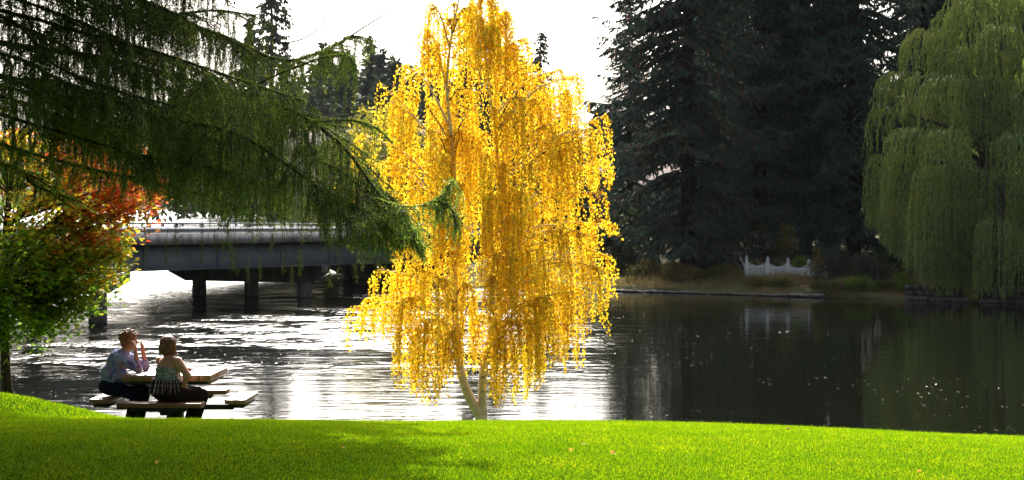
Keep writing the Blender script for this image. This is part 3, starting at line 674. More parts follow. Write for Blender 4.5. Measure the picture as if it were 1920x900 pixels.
# white picket fence with scooped panels
def picket_fence():
    D0 = 97.0
    posts = [P(1400,0,D0), P(1439.5,0,D0-.4), P(1477.5,0,D0-.8), P(1516.5,0,D0-1.2), P(1549,0,D0-1.5)]
    back = [P(1400,0,D0), P(1389,0,99.5), P(1374,0,102.5), P(1350,0,106.5)]
    o3 = np.array([posts[0][0], posts[0][1], 0.42]); t = thing('picket_fence', o3, 'white picket fence with scooped tops under the dark spruces', 'fence')
    def panel(p, q, zb, npk, first):
        p = p*[1,1,0]; q = q*[1,1,0]; dirv = unit(q-p); ang = math.atan2(dirv[1], dirv[0]); ln = np.linalg.norm(q-p)
        for hz in (.22, .78):
            b_ = Batch(); b_.box((p[0]+.05, p[1]-.02, zb+hz), (p[0]+ln-.05, p[1]+.02, zb+hz+.08), ang, (p[0], p[1])); b_.build('rail', M['white_paint'], t, origin=o3)
        for k in range(npk):
            f = (k+1)/(npk+1); c = p+(q-p)*f - np.array([-dirv[1], dirv[0], 0])*.035; h = .84+.24*abs(2*f-1)**1.6; w = .03
            b_ = Batch(); x, y = c[0], c[1]
            b_.box((x-w, y-.011, zb+.06), (x+w, y+.011, zb+h), ang, (x, y))
            V = np.array([[x-w,y-.011,zb+h],[x+w,y-.011,zb+h],[x+w,y+.011,zb+h],[x-w,y+.011,zb+h],[x,y,zb+h+.05]])
            cc, ss = math.cos(ang), math.sin(ang); V2 = (V-[x,y,0])@np.array([[cc,ss,0],[-ss,cc,0],[0,0,1]])+[x,y,0]
            b_.add(V2, [[0,1,4],[1,2,4],[2,3,4],[3,0,4]]); b_.build('picket', M['white_paint'], t, origin=o3)
    def post(p, zb, h=1.22):
        b_ = Batch(); x, y = p[0], p[1]; b_.box((x-.07,y-.07,zb-.3),(x+.07,y+.07,zb+h)); b_.box((x-.09,y-.09,zb+h),(x+.09,y+.09,zb+h+.03))
        b_.tube([[x,y,zb+h+.03],[x,y,zb+h+.06],[x,y,zb+h+.12],[x,y,zb+h+.16]], [.035,.07,.06,.01], 10); b_.build('post', M['white_paint'], t, origin=o3)
    for k in range(4): panel(posts[k], posts[k+1], .45-.05*k, 10, True)
    for k, p in enumerate(posts): post(p, .45-.05*k, 1.22 if k < 4 else .9)
    for k in range(3): panel(back[k], back[k+1], .5+.12*k, 12, False)
    for k, p in enumerate(back[1:]): post(p, .55+.12*k)
picket_fence()

# shrubs on the far bank
def shrub(u, off, h, w, mat, label, seed, n=1500, L=.12, W=.08, group=None, name='shrub', flowers=0, lobes=8, cat='bush'):
    loc = off_bank(u, off); lv, wd = bushy(seed, w/2, h, n, L, W, lobes, stem=.015)
    t = as_mesh_tree(name, lv, wd, M[mat], M['twig'], loc, label, cat, group)
    if flowers:
        r_ = np.random.default_rng(seed+100); fb = Batch()
        for k in range(flowers):
            th = r_.uniform(0, 2*np.pi); e = r_.uniform(-.1, 1.2); rr = r_.uniform(.55, .95)
            c = np.array([math.cos(th)*math.cos(e)*w/2*rr, math.sin(th)*math.cos(e)*w/2*rr, h*(.45+.5*math.sin(e)*rr)])
            d = rnd_dirs(r_, 7); fb.leaves(np.repeat(c[None], 7, 0), d, side_of(r_, d), .07, .06)
        fb.build('blossoms', M['petal'], t)
    return t
shrub(1312, 6.5, 1.5, 1.5, 'shrub_dark', 'white flowering rose bush beside the broad spruce trunk', 71, flowers=60, name='rose_bush')
shrub(1425, 8.0, 2.0, 2.4, 'shrub_dark', 'white flowering rose bush behind the first picket panel', 72, n=2200, flowers=85, name='rose_bush')
shrub(1475, 8.0, 1.95, 1.5, 'shrub_tan', 'yellow green bush behind the third fence post', 73, n=1100, flowers=6)
shrub(1530, 2.6, 1.5, 1.0, 'shrub_tan', 'loose yellow shrub in front of the fence end', 74, n=420)
shrub(1560, 3.8, 1.15, 2.2, 'shrub_grey', 'spreading grey green juniper right of the picket fence', 75, n=2600, L=.18, W=.05, name='juniper')
shrub(1612, 3.8, 1.1, 2.4, 'shrub_grey', 'grey green juniper between fence and wooden posts', 76, n=2600, L=.18, W=.05, name='juniper')
shrub(1578, 3.9, 1.75, .8, 'shrub_grey', 'upright grey green juniper spike behind the junipers', 77, n=700, L=.18, W=.05, name='juniper')
shrub(1618, 0.9, .65, 1.9, 'shrub_lime', 'bright lime green mound at the waterline', 78, n=2600, L=.09)
shrub(1688, 1.2, .75, 1.0, 'shrub_lime', 'small green bush by the waterline near the stone wall', 79, n=1000, L=.09)
shrub(1560, 0.8, .35, 2.6, 'olive', 'low green ground shrub left of the lime green mound', 80, n=1800, L=.09)
shrub(1665, 1.4, .4, 1.8, 'olive', 'low dull green shrub right of the lime green mound', 87, n=1500, L=.09)
shrub(1258, 3.0, .8, 1.9, 'shrub_tan', 'rounded tan shrub in the dry grass before the spruce trunk', 81, n=1800, L=.1)
shrub(1215, 4.0, .95, 1.5, 'shrub_tan', 'tan shrub in the dry grass left of the rounded one', 82, n=1500, L=.1)
shrub(1165, 4.5, 1.5, 2.4, 'shrub_dark', 'dark shrub where the dry bank disappears behind the birch', 83, n=2500, L=.14)
shrub(1335, 5.5, .9, 1.8, 'shrub_dark', 'low dark shrub under the rose bush', 84, n=1800)
shrub(1500, 5.5, .8, 1.2, 'shrub_lime', 'small green shrub against the picket fence', 85, n=700)
shrub(1190, 2.6, .6, 1.6, 'olive', 'low olive shrub on the dry bank close to the birch', 90, n=1200, L=.09)
shrub(1300, 2.4, .55, 1.5, 'shrub_tan', 'low tan shrub on the dry bank below the spruce trunk', 91, n=1100, L=.09)
shrub(1345, 3.2, .6, 1.8, 'olive', 'low olive shrub on the dry bank left of the picket fence', 92, n=1200, L=.09)
shrub(1415, 1.6, .30, 1.6, 'shrub_tan', 'low tan shrub below the first picket panel', 93, n=1000, L=.09)
shrub(1462, 1.6, .30, 1.3, 'olive', 'low olive shrub below the second picket panel', 94, n=1000, L=.09)
shrub(1700, 0.6, .5, 1.4, 'shrub_lime', 'small lime shrub at the left end of the stone wall', 95, n=1100, L=.09)
shrub(1900, 1.0, 1.3, 2.4, 'shrub_dark', 'dark shrub on the wall under the willow', 86, n=2000)
shrub(1790, 5.0, 1.8, 4.5, 'shrub_dark', 'wide dark shrub in the shade behind the willow curtain', 88, n=4200, L=.16)
shrub(1690, 6.0, 2.0, 4.0, 'shrub_dark', 'wide dark shrub behind the wooden posts', 89, n=3800, L=.16)
for k, (u, lab) in enumerate(((1634, 'thin weathered wooden post, left of the pair'), (1645, 'thin weathered wooden post, right of the pair'))):
    x, y, z = off_bank(u, 3.2); q = Batch(); q.tube([[0,0,-.2],[.01,0,.5],[0,.01,1.0]], [.055,.05,.045], 7); o = q.build('wooden_post', M['bark_grey']); o.location = (x, y, z); tag(o, lab+' beside the junipers', 'post', 'wooden posts')

# houses glimpsed between trees
def house(u, D, w, d, h, roof_h, mat, label, zb=None):
    x, y, z = gp(u, D, zb); t = thing('house', (x, y, z), label, 'house')
    q = Batch(); q.box((-w/2,-d/2,-.5),(w/2,d/2,h)); q.add([[-w/2,-d/2,h],[-w/2,d/2,h],[-w/2,0,h+roof_h]], [[0,2,1]]); q.add([[w/2,-d/2,h],[w/2,d/2,h],[w/2,0,h+roof_h]], [[0,1,2]]); q.build('wall', M[mat], t)
    e = .5; q = Batch()
    for s in (-1, 1):
        yo = s*(d/2+e); zo = h-roof_h*e/(d/2)
        V = [[-w/2-e,yo,zo+.01],[w/2+e,yo,zo+.01],[w/2+e,0,h+roof_h+.01],[-w/2-e,0,h+roof_h+.01]]; V = np.array(V); V2 = V+[0,0,.16]
        q.add(np.vstack([V, V2]), [[0,1,2,3],[4,7,6,5],[0,4,5,1],[1,5,6,2],[2,6,7,3],[3,7,4,0]])
    q.build('roof', M['roof'], t)
    for k in range(3):
        cx = -w/2+w*(k+.5)/3; f_ = Batch()
        for bx_ in ((cx-.62,-d/2-.04,1.0,cx+.62,-d/2+.0,1.08),(cx-.62,-d/2-.04,2.22,cx+.62,-d/2,2.3),(cx-.62,-d/2-.04,1.08,cx-.54,-d/2,2.22),(cx+.54,-d/2-.04,1.08,cx+.62,-d/2,2.22)): f_.box(bx_[:3], bx_[3:])
        wf = f_.build('window', M['white_paint'], t); p_ = Batch(); p_.box((cx-.539,-d/2-.02,1.081),(cx+.539,-d/2-.004,2.219)); p_.build('pane', M['glass'], wf)
    return t
house(1215, 128, 9, 7, 3.2, 2.0, 'siding', 'pale pinkish house glimpsed between birch and broad spruce')
house(690, 178, 14, 8, 6.0, 2.2, 'siding_white', 'cream house beyond the bridge, left of the birch', 3.0)

# ------------------------------------------------------------------ maple at the left
def maple():
    rng = np.random.default_rng(14); D0 = 24.0; X0 = (10-960)/F*D0; z0 = float(lawn_z(X0, D0)); o = np.array([X0, D0, z0])
    t = thing('maple_tree', o, 'young maple turning orange and red at the top, at the left edge', 'tree')
    def pt(u, v, dd=0.): return P(u, v, D0+dd)-o
    wd = Batch()
    trunk = spline([[0.03,0,-.2], pt(16, 760), pt(10, 690), pt(8, 560), pt(12, 420), pt(25, 280), pt(20, 120)], 16)
    wd.tube(trunk, np.concatenate([[.14,.10], np.linspace(.075, .018, 14)]), 10)
    # outline of the crown on its right side: v -> u
    vv = [150, 240, 285, 330, 360, 400, 430, 460, 500, 530, 560, 600, 630, 655]
    ur = [170, 235, 272, 300, 302, 282, 245, 235, 228, 215, 185, 140, 100, 50]
    greens, reds, mids = Batch(), Batch(), Batch()
    def leaf3(bt, c, s):
        n = len(c); nrm = unit(rnd_dirs(rng, n)*.8+[0,0,1.0]); a = unit(np.cross(nrm, rnd_dirs(rng, n))); b_ = np.cross(nrm, a)
        L = s*rng.uniform(.7, 1.25, n)[:, None]
        # five-pointed leaf as one island: centre fan
        ang = [90, 62, 35, 5, -25, -60, -90, -120, -155, 175, 145, 118]; rad = [1, .48, .95, .42, .75, .35, .25, .35, .75, .42, .95, .48]
        pts = [c+ (a*math.cos(math.radians(g_))+b_*math.sin(math.radians(g_)))*r_*L*.5 for g_, r_ in zip(ang, rad)]
        V = np.stack([c]+pts, 1).reshape(-1, 3); k = 13; i = np.arange(n)[:, None]*k
        f = np.concatenate([np.stack([i[:, 0], i[:, 0]+1+q, i[:, 0]+1+(q+1) % 12], -1) for q in range(12)])
        bt.add(V, f)
    nl = 0
    for k in range(270):
        v = rng.uniform(240, 640); ue = np.interp(v, vv, ur); half = (ue-12)/F*D0
        th = rng.uniform(-np.pi, np.pi); rr = math.sqrt(rng.uniform(.05, 1))*half*1.0
        if k % 3 == 0: rr = half*rng.uniform(.82, .97); 
        tip = pt(12, v)+np.array([math.cos(th)*rr, math.sin(th)*rr*.95, 0])
        if k % 4 == 0: tip = pt(ue-rng.uniform(4, 30), v, rng.uniform(-.35, .35))
        zi = np.clip(tip[2]-rr*.55, 1.9, 4.6); src = trunk[np.argmin(abs(trunk[:, 2]-zi))]
        br_ = spline([src, src*.45+tip*.55+[0,0,.08], tip], 8); wd.tube(br_, np.linspace(.014, .003, 8), 4)
        for j in range(9):
            q0 = br_[rng.integers(3, 8)]; e = q0+unit(rng.normal(size=3)*[1,1,.5]+(tip-src)*.4)*rng.uniform(.1, .34)
            tw = spline([q0, (q0+e)/2+[0,0,.03], e+[0,0,-.03]], 4); wd.tube(tw, [.004,.003,.002,.0015], 3)
            m = rng.integers(9, 15); c = tw[rng.integers(0, 4, m)]+rng.normal(0, .065, (m, 3))+[0,0,-.02]
            # where the tree has turned: top and sunny outer side
            hgt = (tip[2]-pt(0,640)[2])/(pt(0,240)[2]-pt(0,640)[2]); outer = (tip[0])/max(half, .1)
            s_ = hgt*1.15+.50*outer-.62+rng.normal(0, .12)+(.30 if (k % 4 == 0 and v < 440) else 0)
            leaf3(reds if s_ > .72 else mids if s_ > .26 else greens, c, .095)
    wd.build('trunk', M['bark_dark'], t, smooth=True)
    greens.build('green_leaves', foliage('maple_green', [(0,(0.09,0.20,0.012)), (.6,(0.20,0.36,0.018)), (.9,(0.34,0.42,0.02)), (1,(0.6,0.50,0.03))], .68, .05, .4, tint=(1.5,.5)), t)
    mids.build('turning_leaves', foliage('maple_turning', [(0,(0.22,0.32,0.015)), (.45,(0.50,0.50,0.02)), (.8,(0.80,0.52,0.03)), (1,(0.75,0.24,0.03))], .68, .05, .4, tint=(1.8,.8)), t)
    reds.build('red_leaves', foliage('maple_red', [(0,(0.45,0.40,0.02)), (.2,(0.80,0.38,0.03)), (.5,(0.85,0.22,0.05)), (1,(0.70,0.08,0.04))], .68, .05, .4, tint=(1.8,.6)), t)
maple()

# ------------------------------------------------------------------ weeping birch
def birch():
    rng = np.random.default_rng(77); D0 = 25.0; X0 = (904-960)/F*D0; z0 = float(lawn_z(X0, D0)); o = np.array([X0, D0, z0])
    t = thing('weeping_birch', o, 'golden yellow weeping birch with two white stems at the river edge', 'tree')
    def pt(u, v, dd=0.): return P(u, v, D0+dd)-o
    wd = Batch(); tw = Batch(); lv = Batch()
    A = spline([[0.0,0,-.25], pt(903,788), pt(884,752), pt(868,712), pt(858,655), pt(853,570), pt(852,470,.05), pt(853,370,.1), pt(847,260), pt(838,170), pt(845,80,-.05), pt(862,-10)], 40)
    Bt = spline([[0.06,0,-.25], pt(905,788), pt(904,745), pt(906,700), pt(917,640,.05), pt(934,560,.1), pt(946,470,.1), pt(941,380,.1), pt(930,270,.05), pt(918,170), pt(908,80), pt(898,-20)], 40)
    wd.tube(A, np.interp(np.arange(40)/39, [0,.08,.3,.6,1], [.085,.078,.052,.032,.010]), 12)
    wd.tube(Bt, np.interp(np.arange(40)/39, [0,.08,.3,.6,1], [.085,.066,.046,.028,.009]), 12)
    # right/left silhouette of the drooping crown, v -> u, and how low the twigs hang, u -> v
    vL = [-60,   0,  60, 120, 160, 200, 250, 300, 400, 450, 520, 600, 650, 760]; uL = [845, 808, 806, 775, 722, 735, 715, 722, 745, 740, 685, 655, 690, 760]
    vR = [-60,   0,  60, 120, 150, 200, 260, 300, 360, 420, 500, 560, 620, 760]; uR = [925, 955, 985, 1020, 1080, 1110, 1125, 1130, 1080, 1110, 1140, 1135, 1090, 1000]
    uB = [640, 655, 700, 735, 750, 790, 830, 845, 865, 890, 915, 930, 960, 990, 1010, 1040, 1060, 1085, 1100, 1150, 1170]
    vB = [600, 640, 628, 620, 715, 742, 738, 705, 690, 680, 715, 752, 750, 735, 700, 665, 695, 700, 620, 560, 520]
    def ok(p):
        w = p+o; u = 960+w[0]/w[1]*F; v = 380-(w[2]-CZ)/w[1]*F; return u, v
    strands = []
    def limb(src, tip, r0=.016, arch=.12):
        L_ = np.linalg.norm(tip-src); mid = src*.5+tip*.5+[0,0,arch*L_+.05]
        pts = spline([src, mid, tip], 12); wd_ = wd if r0 > .014 else tw
        wd_.tube(pts, np.linspace(r0, .004, 12), 5); return pts
    tips = []
    # silhouette limbs read off the tree: (stem, height on stem v, tip u, tip v, depth)
    spec = [('A',590,712,505,-.3),('A',620,668,575,-.2),('A',600,735,520,.4),('A',560,800,470,.5),('A',650,830,610,.6),('A',640,850,620,-.6),('B',620,900,590,.5),('B',620,930,600,-.5),('A',585,690,560,.1),('A',600,760,560,-.5),('A',480,745,430,-.3),('A',420,722,300,.1),('A',360,712,155,.1),('A',330,735,190,-.2),('A',400,675,250,0),('A',430,690,300,.3),
            ('A',230,760,120,.1),('A',160,800,50,.1),('A',100,810,5,0),('B',430,1130,360,0),('B',470,1140,420,.2),('B',440,1100,440,-.4),('B',380,1135,215,.1),('B',330,1110,240,-.4),('B',420,1128,300,.3),
            ('B',260,1080,140,0),('B',210,1050,130,.3),('B',150,985,70,.1),('B',80,950,20,0),('B',480,1140,480,0),('B',520,1120,500,-.5),('B',560,1080,540,-.3),('B',600,1050,560,.4),('A',640,790,600,-.5),('A',650,780,620,.4),
            ('B',640,960,600,-.6),('B',640,1000,600,-.4),('B',500,1050,430,-.7),('A',700,905,725,-.1)]
    for st, vs_, u, v, dd in spec[:-1]:
        S_ = A if st == 'A' else Bt; tgt = pt(850, vs_)[2]; src = S_[np.argmin(abs(S_[:, 2]-tgt))]
        strands.append((limb(src, pt(u, v, dd), .018, .10), 20 if not (u < 800 and v < 420) else 13))
    for k in range(104):
        v = rng.uniform(-40, 650) if k > 18 else rng.uniform(150, 420); l_, r_ = np.interp(v, vL, uL), np.interp(v, vR, uR); half = (r_-l_)/2/F*D0; cu = (l_+r_)/2
        th = rng.uniform(0, 2*np.pi); rr = math.sqrt(rng.uniform(.02, 1))
        tip = pt(cu+math.cos(th)*rr*(r_-l_)/2*.97, v, math.sin(th)*rr*half*.75)
        if v < 430 and tip[0] < pt(800,0)[0] and k % 2: continue
        S_ = A if tip[0] < pt(895,0)[0] else Bt
        zi = np.clip(tip[2]-.5*np.linalg.norm(tip[:2])-.1, 1.0, 6.0); src = S_[np.argmin(abs(S_[:, 2]-zi))]
        if v < 140 and k % 3 == 0: continue
        strands.append((limb(src, tip, .011, .12), 14 if v > 140 else 11))
    for pts, ns in strands:
        # leaves straight on the outer limb, fountain-like at its end
        c, a, w, L_, W_2 = frond_rows(rng, pts[7:], .019, 2, .033, .026, (.35,.6), .35); lv.leaves(c+rng.normal(0,.018,c.shape), a, w, L_, W_2)
        for j in range(ns):
            f = 1-rng.uniform(0, 1)**1.5*.55; q = f*(len(pts)-1); i = int(min(q, len(pts)-2)); s0 = pts[i]*(1-q+i)+pts[i+1]*(q-i)
            out = unit((pts[-1]-pts[0])*[1,1,0]+rng.normal(0,.5,3)*[1,1,0]); u, v = ok(s0+out*.1)
            room = (np.interp(u, uB, vB)+rng.normal(0, 14)-v)/F*D0
            if u > 1085 and v < 335: room = (345+rng.normal(0, 8)-v)/F*D0       # separate bunches with gaps under them
            elif u > 1085 and v < 440: room = (440+rng.normal(0, 8)-v)/F*D0 if u > 1125 else min(room, .7)
            elif u < 742 and v < 400: room = (395+rng.normal(0, 14)-v)/F*D0
            ln = min(rng.uniform(.22, 1.05), room)
            if ln < .12: ln = .12
            if rng.random() < .13: ln = min(1.7, max(room, .12))
            r1 = rng.uniform(.05, .17)
            sp = spline([s0, s0+out*r1*.7+[0,0,-.08*ln], s0+out*r1+[0,0,-.45*ln], s0+out*r1*1.05+[rng.normal(0,.03),rng.normal(0,.03),-ln]], 7)
            tw.tube(sp, np.linspace(.0022, .0010, 7), 3)
            c, a, w, L_, W_2 = frond_rows(rng, sp, .025, 2, .034, .027, (.25,.55), .6)
            lv.leaves(c+rng.normal(0, .014, c.shape), a, w, L_, W_2)
    print('birch leaves', lv.n//4)
    wd.build('trunk', M['birch_bark'], t, smooth=True); tw.build('twigs', M['twig'], t); lv.build('crown', M['birch_leaf'], t)
birch()

# ------------------------------------------------------------------ weeping larch (foreground, trunk left of the picture)
def larch():
    rng = np.random.default_rng(90); o = np.array([-7.6, 17.0, float(lawn_z(-7.6, 17.0))]); t = thing('weeping_larch', o, 'dark weeping larch hanging in from the upper left, nearest of the trees', 'tree')
    wd, tw, lv, tipb = Batch(), Batch(), Batch(), Batch(); conelist = []; ncone = [0]
    trunk = spline([[0,0,-.3],[.05,0,2],[-.1,.1,6],[.1,0,11],[0,0,15]], 16); wd.tube(trunk, np.linspace(.34, .04, 16), 12)
    def needles(line, step=.013, per=4, L=.027, W=.0042, b=None):
        c, a, w, L_, W_ = frond_rows(rng, line, step, per, L, W, (.35,.75), .25); (b or lv).leaves(c, a, w, L_, W_)
    def hang(s0, ln, out=None, thin=False, dense=1.0):
        if out is None: out = np.array([rng.normal(0,.05), rng.normal(0,.05), 0])
        sp = spline([s0, s0+out*.7+[0,0,-.12*ln], s0+out+[0,0,-.5*ln], s0+out*1.05+[rng.normal(0,.02),rng.normal(0,.02),-ln]], 7)
        tw.tube(sp, np.linspace(.0026, .0012, 7), 3)
        if thin:
            needles(sp[5:], .010, 5, .030, .0045, tipb)
        else: needles(sp, .013/dense, 4, .026)
        return sp
    # boughs read off the photograph: (u, v, distance)
    vis = [
     ([(-700,-200,17),(-300,-120,16.5),(-50,-60,16),(200,10,15.6),(400,60,15.2),(520,112,14.8),(600,98,14.6),(650,72,14.5),(700,40,14.4),(765,2,14.3)], .030, (.35,.95,'top')),
     ([(-650,-60,16.6),(-300,20,16),(0,80,15.4),(200,110,15),(350,150,14.6),(480,185,14.3),(560,215,14.1),(640,272,14.0),(700,350,13.9),(742,405,13.8),(792,470,13.8)], .045, (.5,1,'main')),
     ([(-600,100,16.8),(-200,200,16.2),(0,270,15.8),(150,312,15.5),(300,345,15.2),(400,372,15.0),(470,400,14.9)], .034, (.4,1,'low')),
     ([(-500,60,16),(-100,120,15),(150,190,14.5),(330,225,14.2),(450,255,14.0),(560,325,13.8),(630,378,13.7),(690,398,13.6),(735,425,13.6)], .032, (.4,1,'main')),
     ([(640,352,13.7),(700,372,13.6),(765,388,13.5),(812,378,13.5),(836,356,13.5),(848,338,13.5)], .006, (.20,2.6,'spray')),
     ([(790,382,13.5),(822,378,13.45),(846,392,13.4),(858,425,13.4)], .004, (.14,2.0,'spray')),
     ([(650,380,13.8),(720,405,13.8),(770,425,13.8),(792,462,13.8)], .006, (.26,3.5,'spray')),
     ([(640,330,14.1),(690,340,14.1),(735,372,14.1),(770,420,14.1)], .006, (.26,3.5,'spray')),
     ([(-400,-250,16.5),(0,-135,16),(150,-85,15.8),(300,-45,15.7),(400,-20,15.6)], .02, (.5,1.3,'main')),
     ([(-300,-200,14.9),(0,-85,14.6),(150,-35,14.5),(270,0,14.4),(350,35,14.4)], .02, (.45,1.3,'main')),
     ([(-400,-120,15.5),(0,-10,15),(120,30,14.9),(240,80,14.8),(340,120,14.7),(430,160,14.7)], .022, (.4,1,'main')),
     ([(-400,20,14.6),(0,100,14.3),(110,150,14.2),(220,190,14.1),(330,240,14.1),(430,270,14.0)], .022, (.4,1,'main')),
     ([(-300,100,15.4),(0,180,15.1),(120,220,15),(230,240,15),(330,290,14.9),(400,330,14.9)], .022, (.4,1,'main')),
     ([(-500,-250,16),(0,-90,15.5),(200,-20,15.2),(350,40,15),(460,90,14.8)], .03, (.3,1,'main')),
     ([(-400,180,16.3),(0,305,15.9),(60,345,15.8),(130,372,15.7)], .026, (.3,1,'low')),
     ([(530,232,14.1),(600,228,14.0),(660,226,13.9),(705,240,13.9),(735,268,13.9)], .010, (.3,.3,'thin')),
     ([(-400,-60,15),(0,20,14.4),(150,60,14.1),(300,100,13.9),(450,150,13.8),(570,190,13.7)], .028, (.4,1,'main')),
     ([(-400,60,17),(0,160,16.6),(200,220,16.3),(300,262,16.1),(400,285,16.0),(500,310,15.9),(560,335,15.8)], .03, (.4,1,'main')),
     ([(-400,-30,17.5),(0,40,17.2),(150,100,17),(280,150,16.8),(380,200,16.6)], .03, (.4,1,'main')),
     ([(-300,120,15),(0,215,14.5),(120,250,14.2),(260,290,14.1),(380,310,14),(480,335,14)], .026, (.35,1,'main')),
     ([(-300,-40,14.5),(0,30,13.9),(100,120,13.7),(220,170,13.6),(330,200,13.5)], .022, (.35,1,'main')),
     ([(-300,-160,16),(0,-40,15.7),(120,0,15.6),(260,30,15.5),(400,20,15.4),(480,30,15.3)], .024, (.35,.8,'main')),
     ([(450,175,14.2),(520,140,14.2),(600,110,14.1),(650,105,14.1),(668,125,14.1)], .012, (.45,.8,'clump')),
     ([(560,215,14.1),(575,260,14.1),(600,300,14.0),(660,330,14.0),(720,372,14.0),(760,425,14.0)], .014, (.35,1,'main')),
     ([(-300,40,16.6),(0,140,16.2),(90,150,16.1),(200,180,16.0),(300,200,15.9),(400,245,15.8)], .024, (.35,1,'main')),
    ]
    for pts, r0, (hl, den, kind) in vis:
        line = spline([P(*p)-o for p in pts], 44); wd.tube(line, np.linspace(r0*.6, .005 if kind != 'top' else .0035, 44), 7)
        seglen = np.linalg.norm(np.diff(line, axis=0), axis=1).sum()
        def inview(p):
            w = p+o; u = 960+w[0]/w[1]*F; return u > -160
        # needles on the bough itself near its tip
        tipn = 44 if kind != 'top' else 34
        needles(line[8:tipn]+[0,0,.004], .005, 7, .028 if kind != 'spray' else .020)
        nt = int(seglen*(14.5 if kind == 'main' else 14 if kind == 'low' else 12 if kind == 'top' else 14)*den)
        for k in range(nt):
            q = rng.uniform(.10, .995 if kind != 'top' else .80)*43; i = int(q); s0 = line[i]*(1-q+i)+line[min(i+1,43)]*(q-i)
            if not inview(s0): 
                if rng.random() < .85: continue
            if kind == 'clump' and q/43 < .6: continue
            tan = unit(line[min(i+1,43)]-line[i-1]); side = unit(np.cross(tan, [0,0,1]))*rng.choice([-1,1])
            edge = (1-q/43); sl = rng.uniform(.15, .75)*(min(1, .35+edge*1.6)) if kind in ('main','low') else rng.uniform(.05,.16) if kind == 'spray' else rng.uniform(.08,.28)
            if kind == 'clump': sl = rng.uniform(.05,.16)
            e = s0+(side*.85+tan*.5)*sl+[0,0,-.18*sl-.05*rng.random()]
            bl = spline([s0, (s0+e)/2+[0,0,.04*sl], e], 6); wd.tube(bl, np.linspace(.006, .002, 6), 4); needles(bl, .013, 4, .028)
            uq = 960+(s0+o)[0]/(s0+o)[1]*F
            for j in range(max(2, int(sl*(13 if uq < 420 else 11))+1)):
                s1 = bl[rng.integers(1, 6)]+rng.normal(0, .01, 3)
                L0 = rng.uniform(.12, hl)*(1.0 if kind != 'low' else .8)
                u_ = 960+(s1+o)[0]/(s1+o)[1]*F; v_ = 380-((s1+o)[2]-CZ)/(s1+o)[1]*F
                vmax = np.interp(u_, [0,120,200,270,320,420,480,560,620,700,740,800,860,900], [335,338,330,345,375,405,425,455,440,485,475,435,440,435])+rng.normal(0,18)
                if kind == 'thin': vmax = 320; 
                if kind == 'top': vmax = np.interp(u_, [400,600,640,700],[200,190,150,90])
                L0 = min(L0, (vmax-v_)/F*(s1+o)[1])
                if L0 < .04: continue
                hang(s1, L0)
            if kind in ('main', 'low', 'spray') and rng.random() < .8:
                L0 = min(rng.uniform(.10, .30), (np.interp(uq, [0,300,700,900],[330,360,470,440])-(380-((s0+o)[2]-CZ)/(s0+o)[1]*F))/F*(s0+o)[1])
                if L0 > .04: hang(s0+rng.normal(0, .012, 3), L0)
            if rng.random() < .10 and kind == 'main' and ncone[0] < 90:
                ncone[0] += 1
                cc = e+rng.normal(0,.03,3); cones = Batch(); conelist.append(cones); cones.tube([cc, cc+[0,0,.010], cc+[0,0,.024], cc+[0,0,.032]], [.004,.011,.009,.002], 6)
    # the thin bare twig up into the sky
    wd.tube(spline([P(530,82,14.6)-o, P(575,70,14.6)-o, P(612,36,14.6)-o, P(640,-5,14.6)-o], 12), np.linspace(.006,.003,12), 5)
    # odd bare grey twigs inside the crown
    for k in range(26):
        u, v = rng.uniform(0, 480), rng.uniform(0, 230); p0 = P(u, v, rng.uniform(13.2, 13.8))-o
        d = np.array([rng.normal(.1,.15), 0, -rng.uniform(.08,.35)]); wd.tube(spline([p0, p0+d*.5+[rng.normal(0,.05),0,.02], p0+d+[rng.normal(0,.05),0,0]], 8), np.linspace(.0045,.0015,8), 4)
    # long lone strands with needles only at the end, below the fringe
    for u, v0, v1 in [(250,380,430),(262,400,452),(300,385,490),(318,400,493),(333,390,480),(330,385,455),(366,395,492),(392,400,470),(413,395,488),(436,400,505),(448,400,515),(451,380,500),(476,410,520),(497,420,525),(530,430,510),(550,430,540),(583,440,512),(603,440,536),(615,440,535),(640,450,520),(648,440,528),(675,440,505),(693,440,528),(205,350,440),(232,370,428),(420,380,470),(505,400,470),(565,430,500)]:
        D = rng.uniform(13.6, 14.8); s0 = P(u+rng.normal(0,4), v0-60, D)-o; hang(s0, (v1-v0+60)/F*D, thin=True)
    # rest of the crown above and around the picture: it throws the shade on the lawn
    for k in range(800):
        z = rng.uniform(3.4, 14.2); az = rng.uniform(0, 2*np.pi) if k < 130 else rng.uniform(-1.3, 1.35); Lb = rng.uniform(.7, 1.0)*min(6.6, 1.2+(15.2-z)*.62)
        if abs(((az+np.pi) % (2*np.pi))-np.pi) < .5 and z < 5.2: continue
        d = np.array([math.cos(az), math.sin(az), 0])
        Lb *= 1.1
        line = spline([trunk[np.argmin(abs(trunk[:,2]-z))], d*Lb*.4+[0,0,z+.5], d*Lb*.75+[0,0,z+.1], d*Lb+[0,0,z-.7]], 12)
        # keep these boughs out of the frame: the ones seen are the ones drawn above
        w = line+o; u = 960+w[:,0]/np.maximum(w[:,1],.5)*F; v = 380-(w[:,2]-1.5-CZ)/np.maximum(w[:,1],.5)*F
        if np.any((u > -20) & (v+1.5/np.maximum(w[:,1],.5)*F*-1 > -20)): continue
        # the crown stops short of the river side: the bank behind it and the outer boughs stand in the sun
        hh = w[:,2]-2.45; land = w[:,1]-1.235*hh
        if np.max(w[:,0]) > -2.2 or np.max(land[4:]) > 17.9: continue
        wd.tube(line, np.linspace(.05,.012,12), 5)
        def seen(p, hang=0.9):
            q_ = p+o; D_ = max(q_[1], .5); return 960+(q_[0]+.25)/D_*F > -10 and 380-(q_[2]-hang-CZ)/D_*F > -10
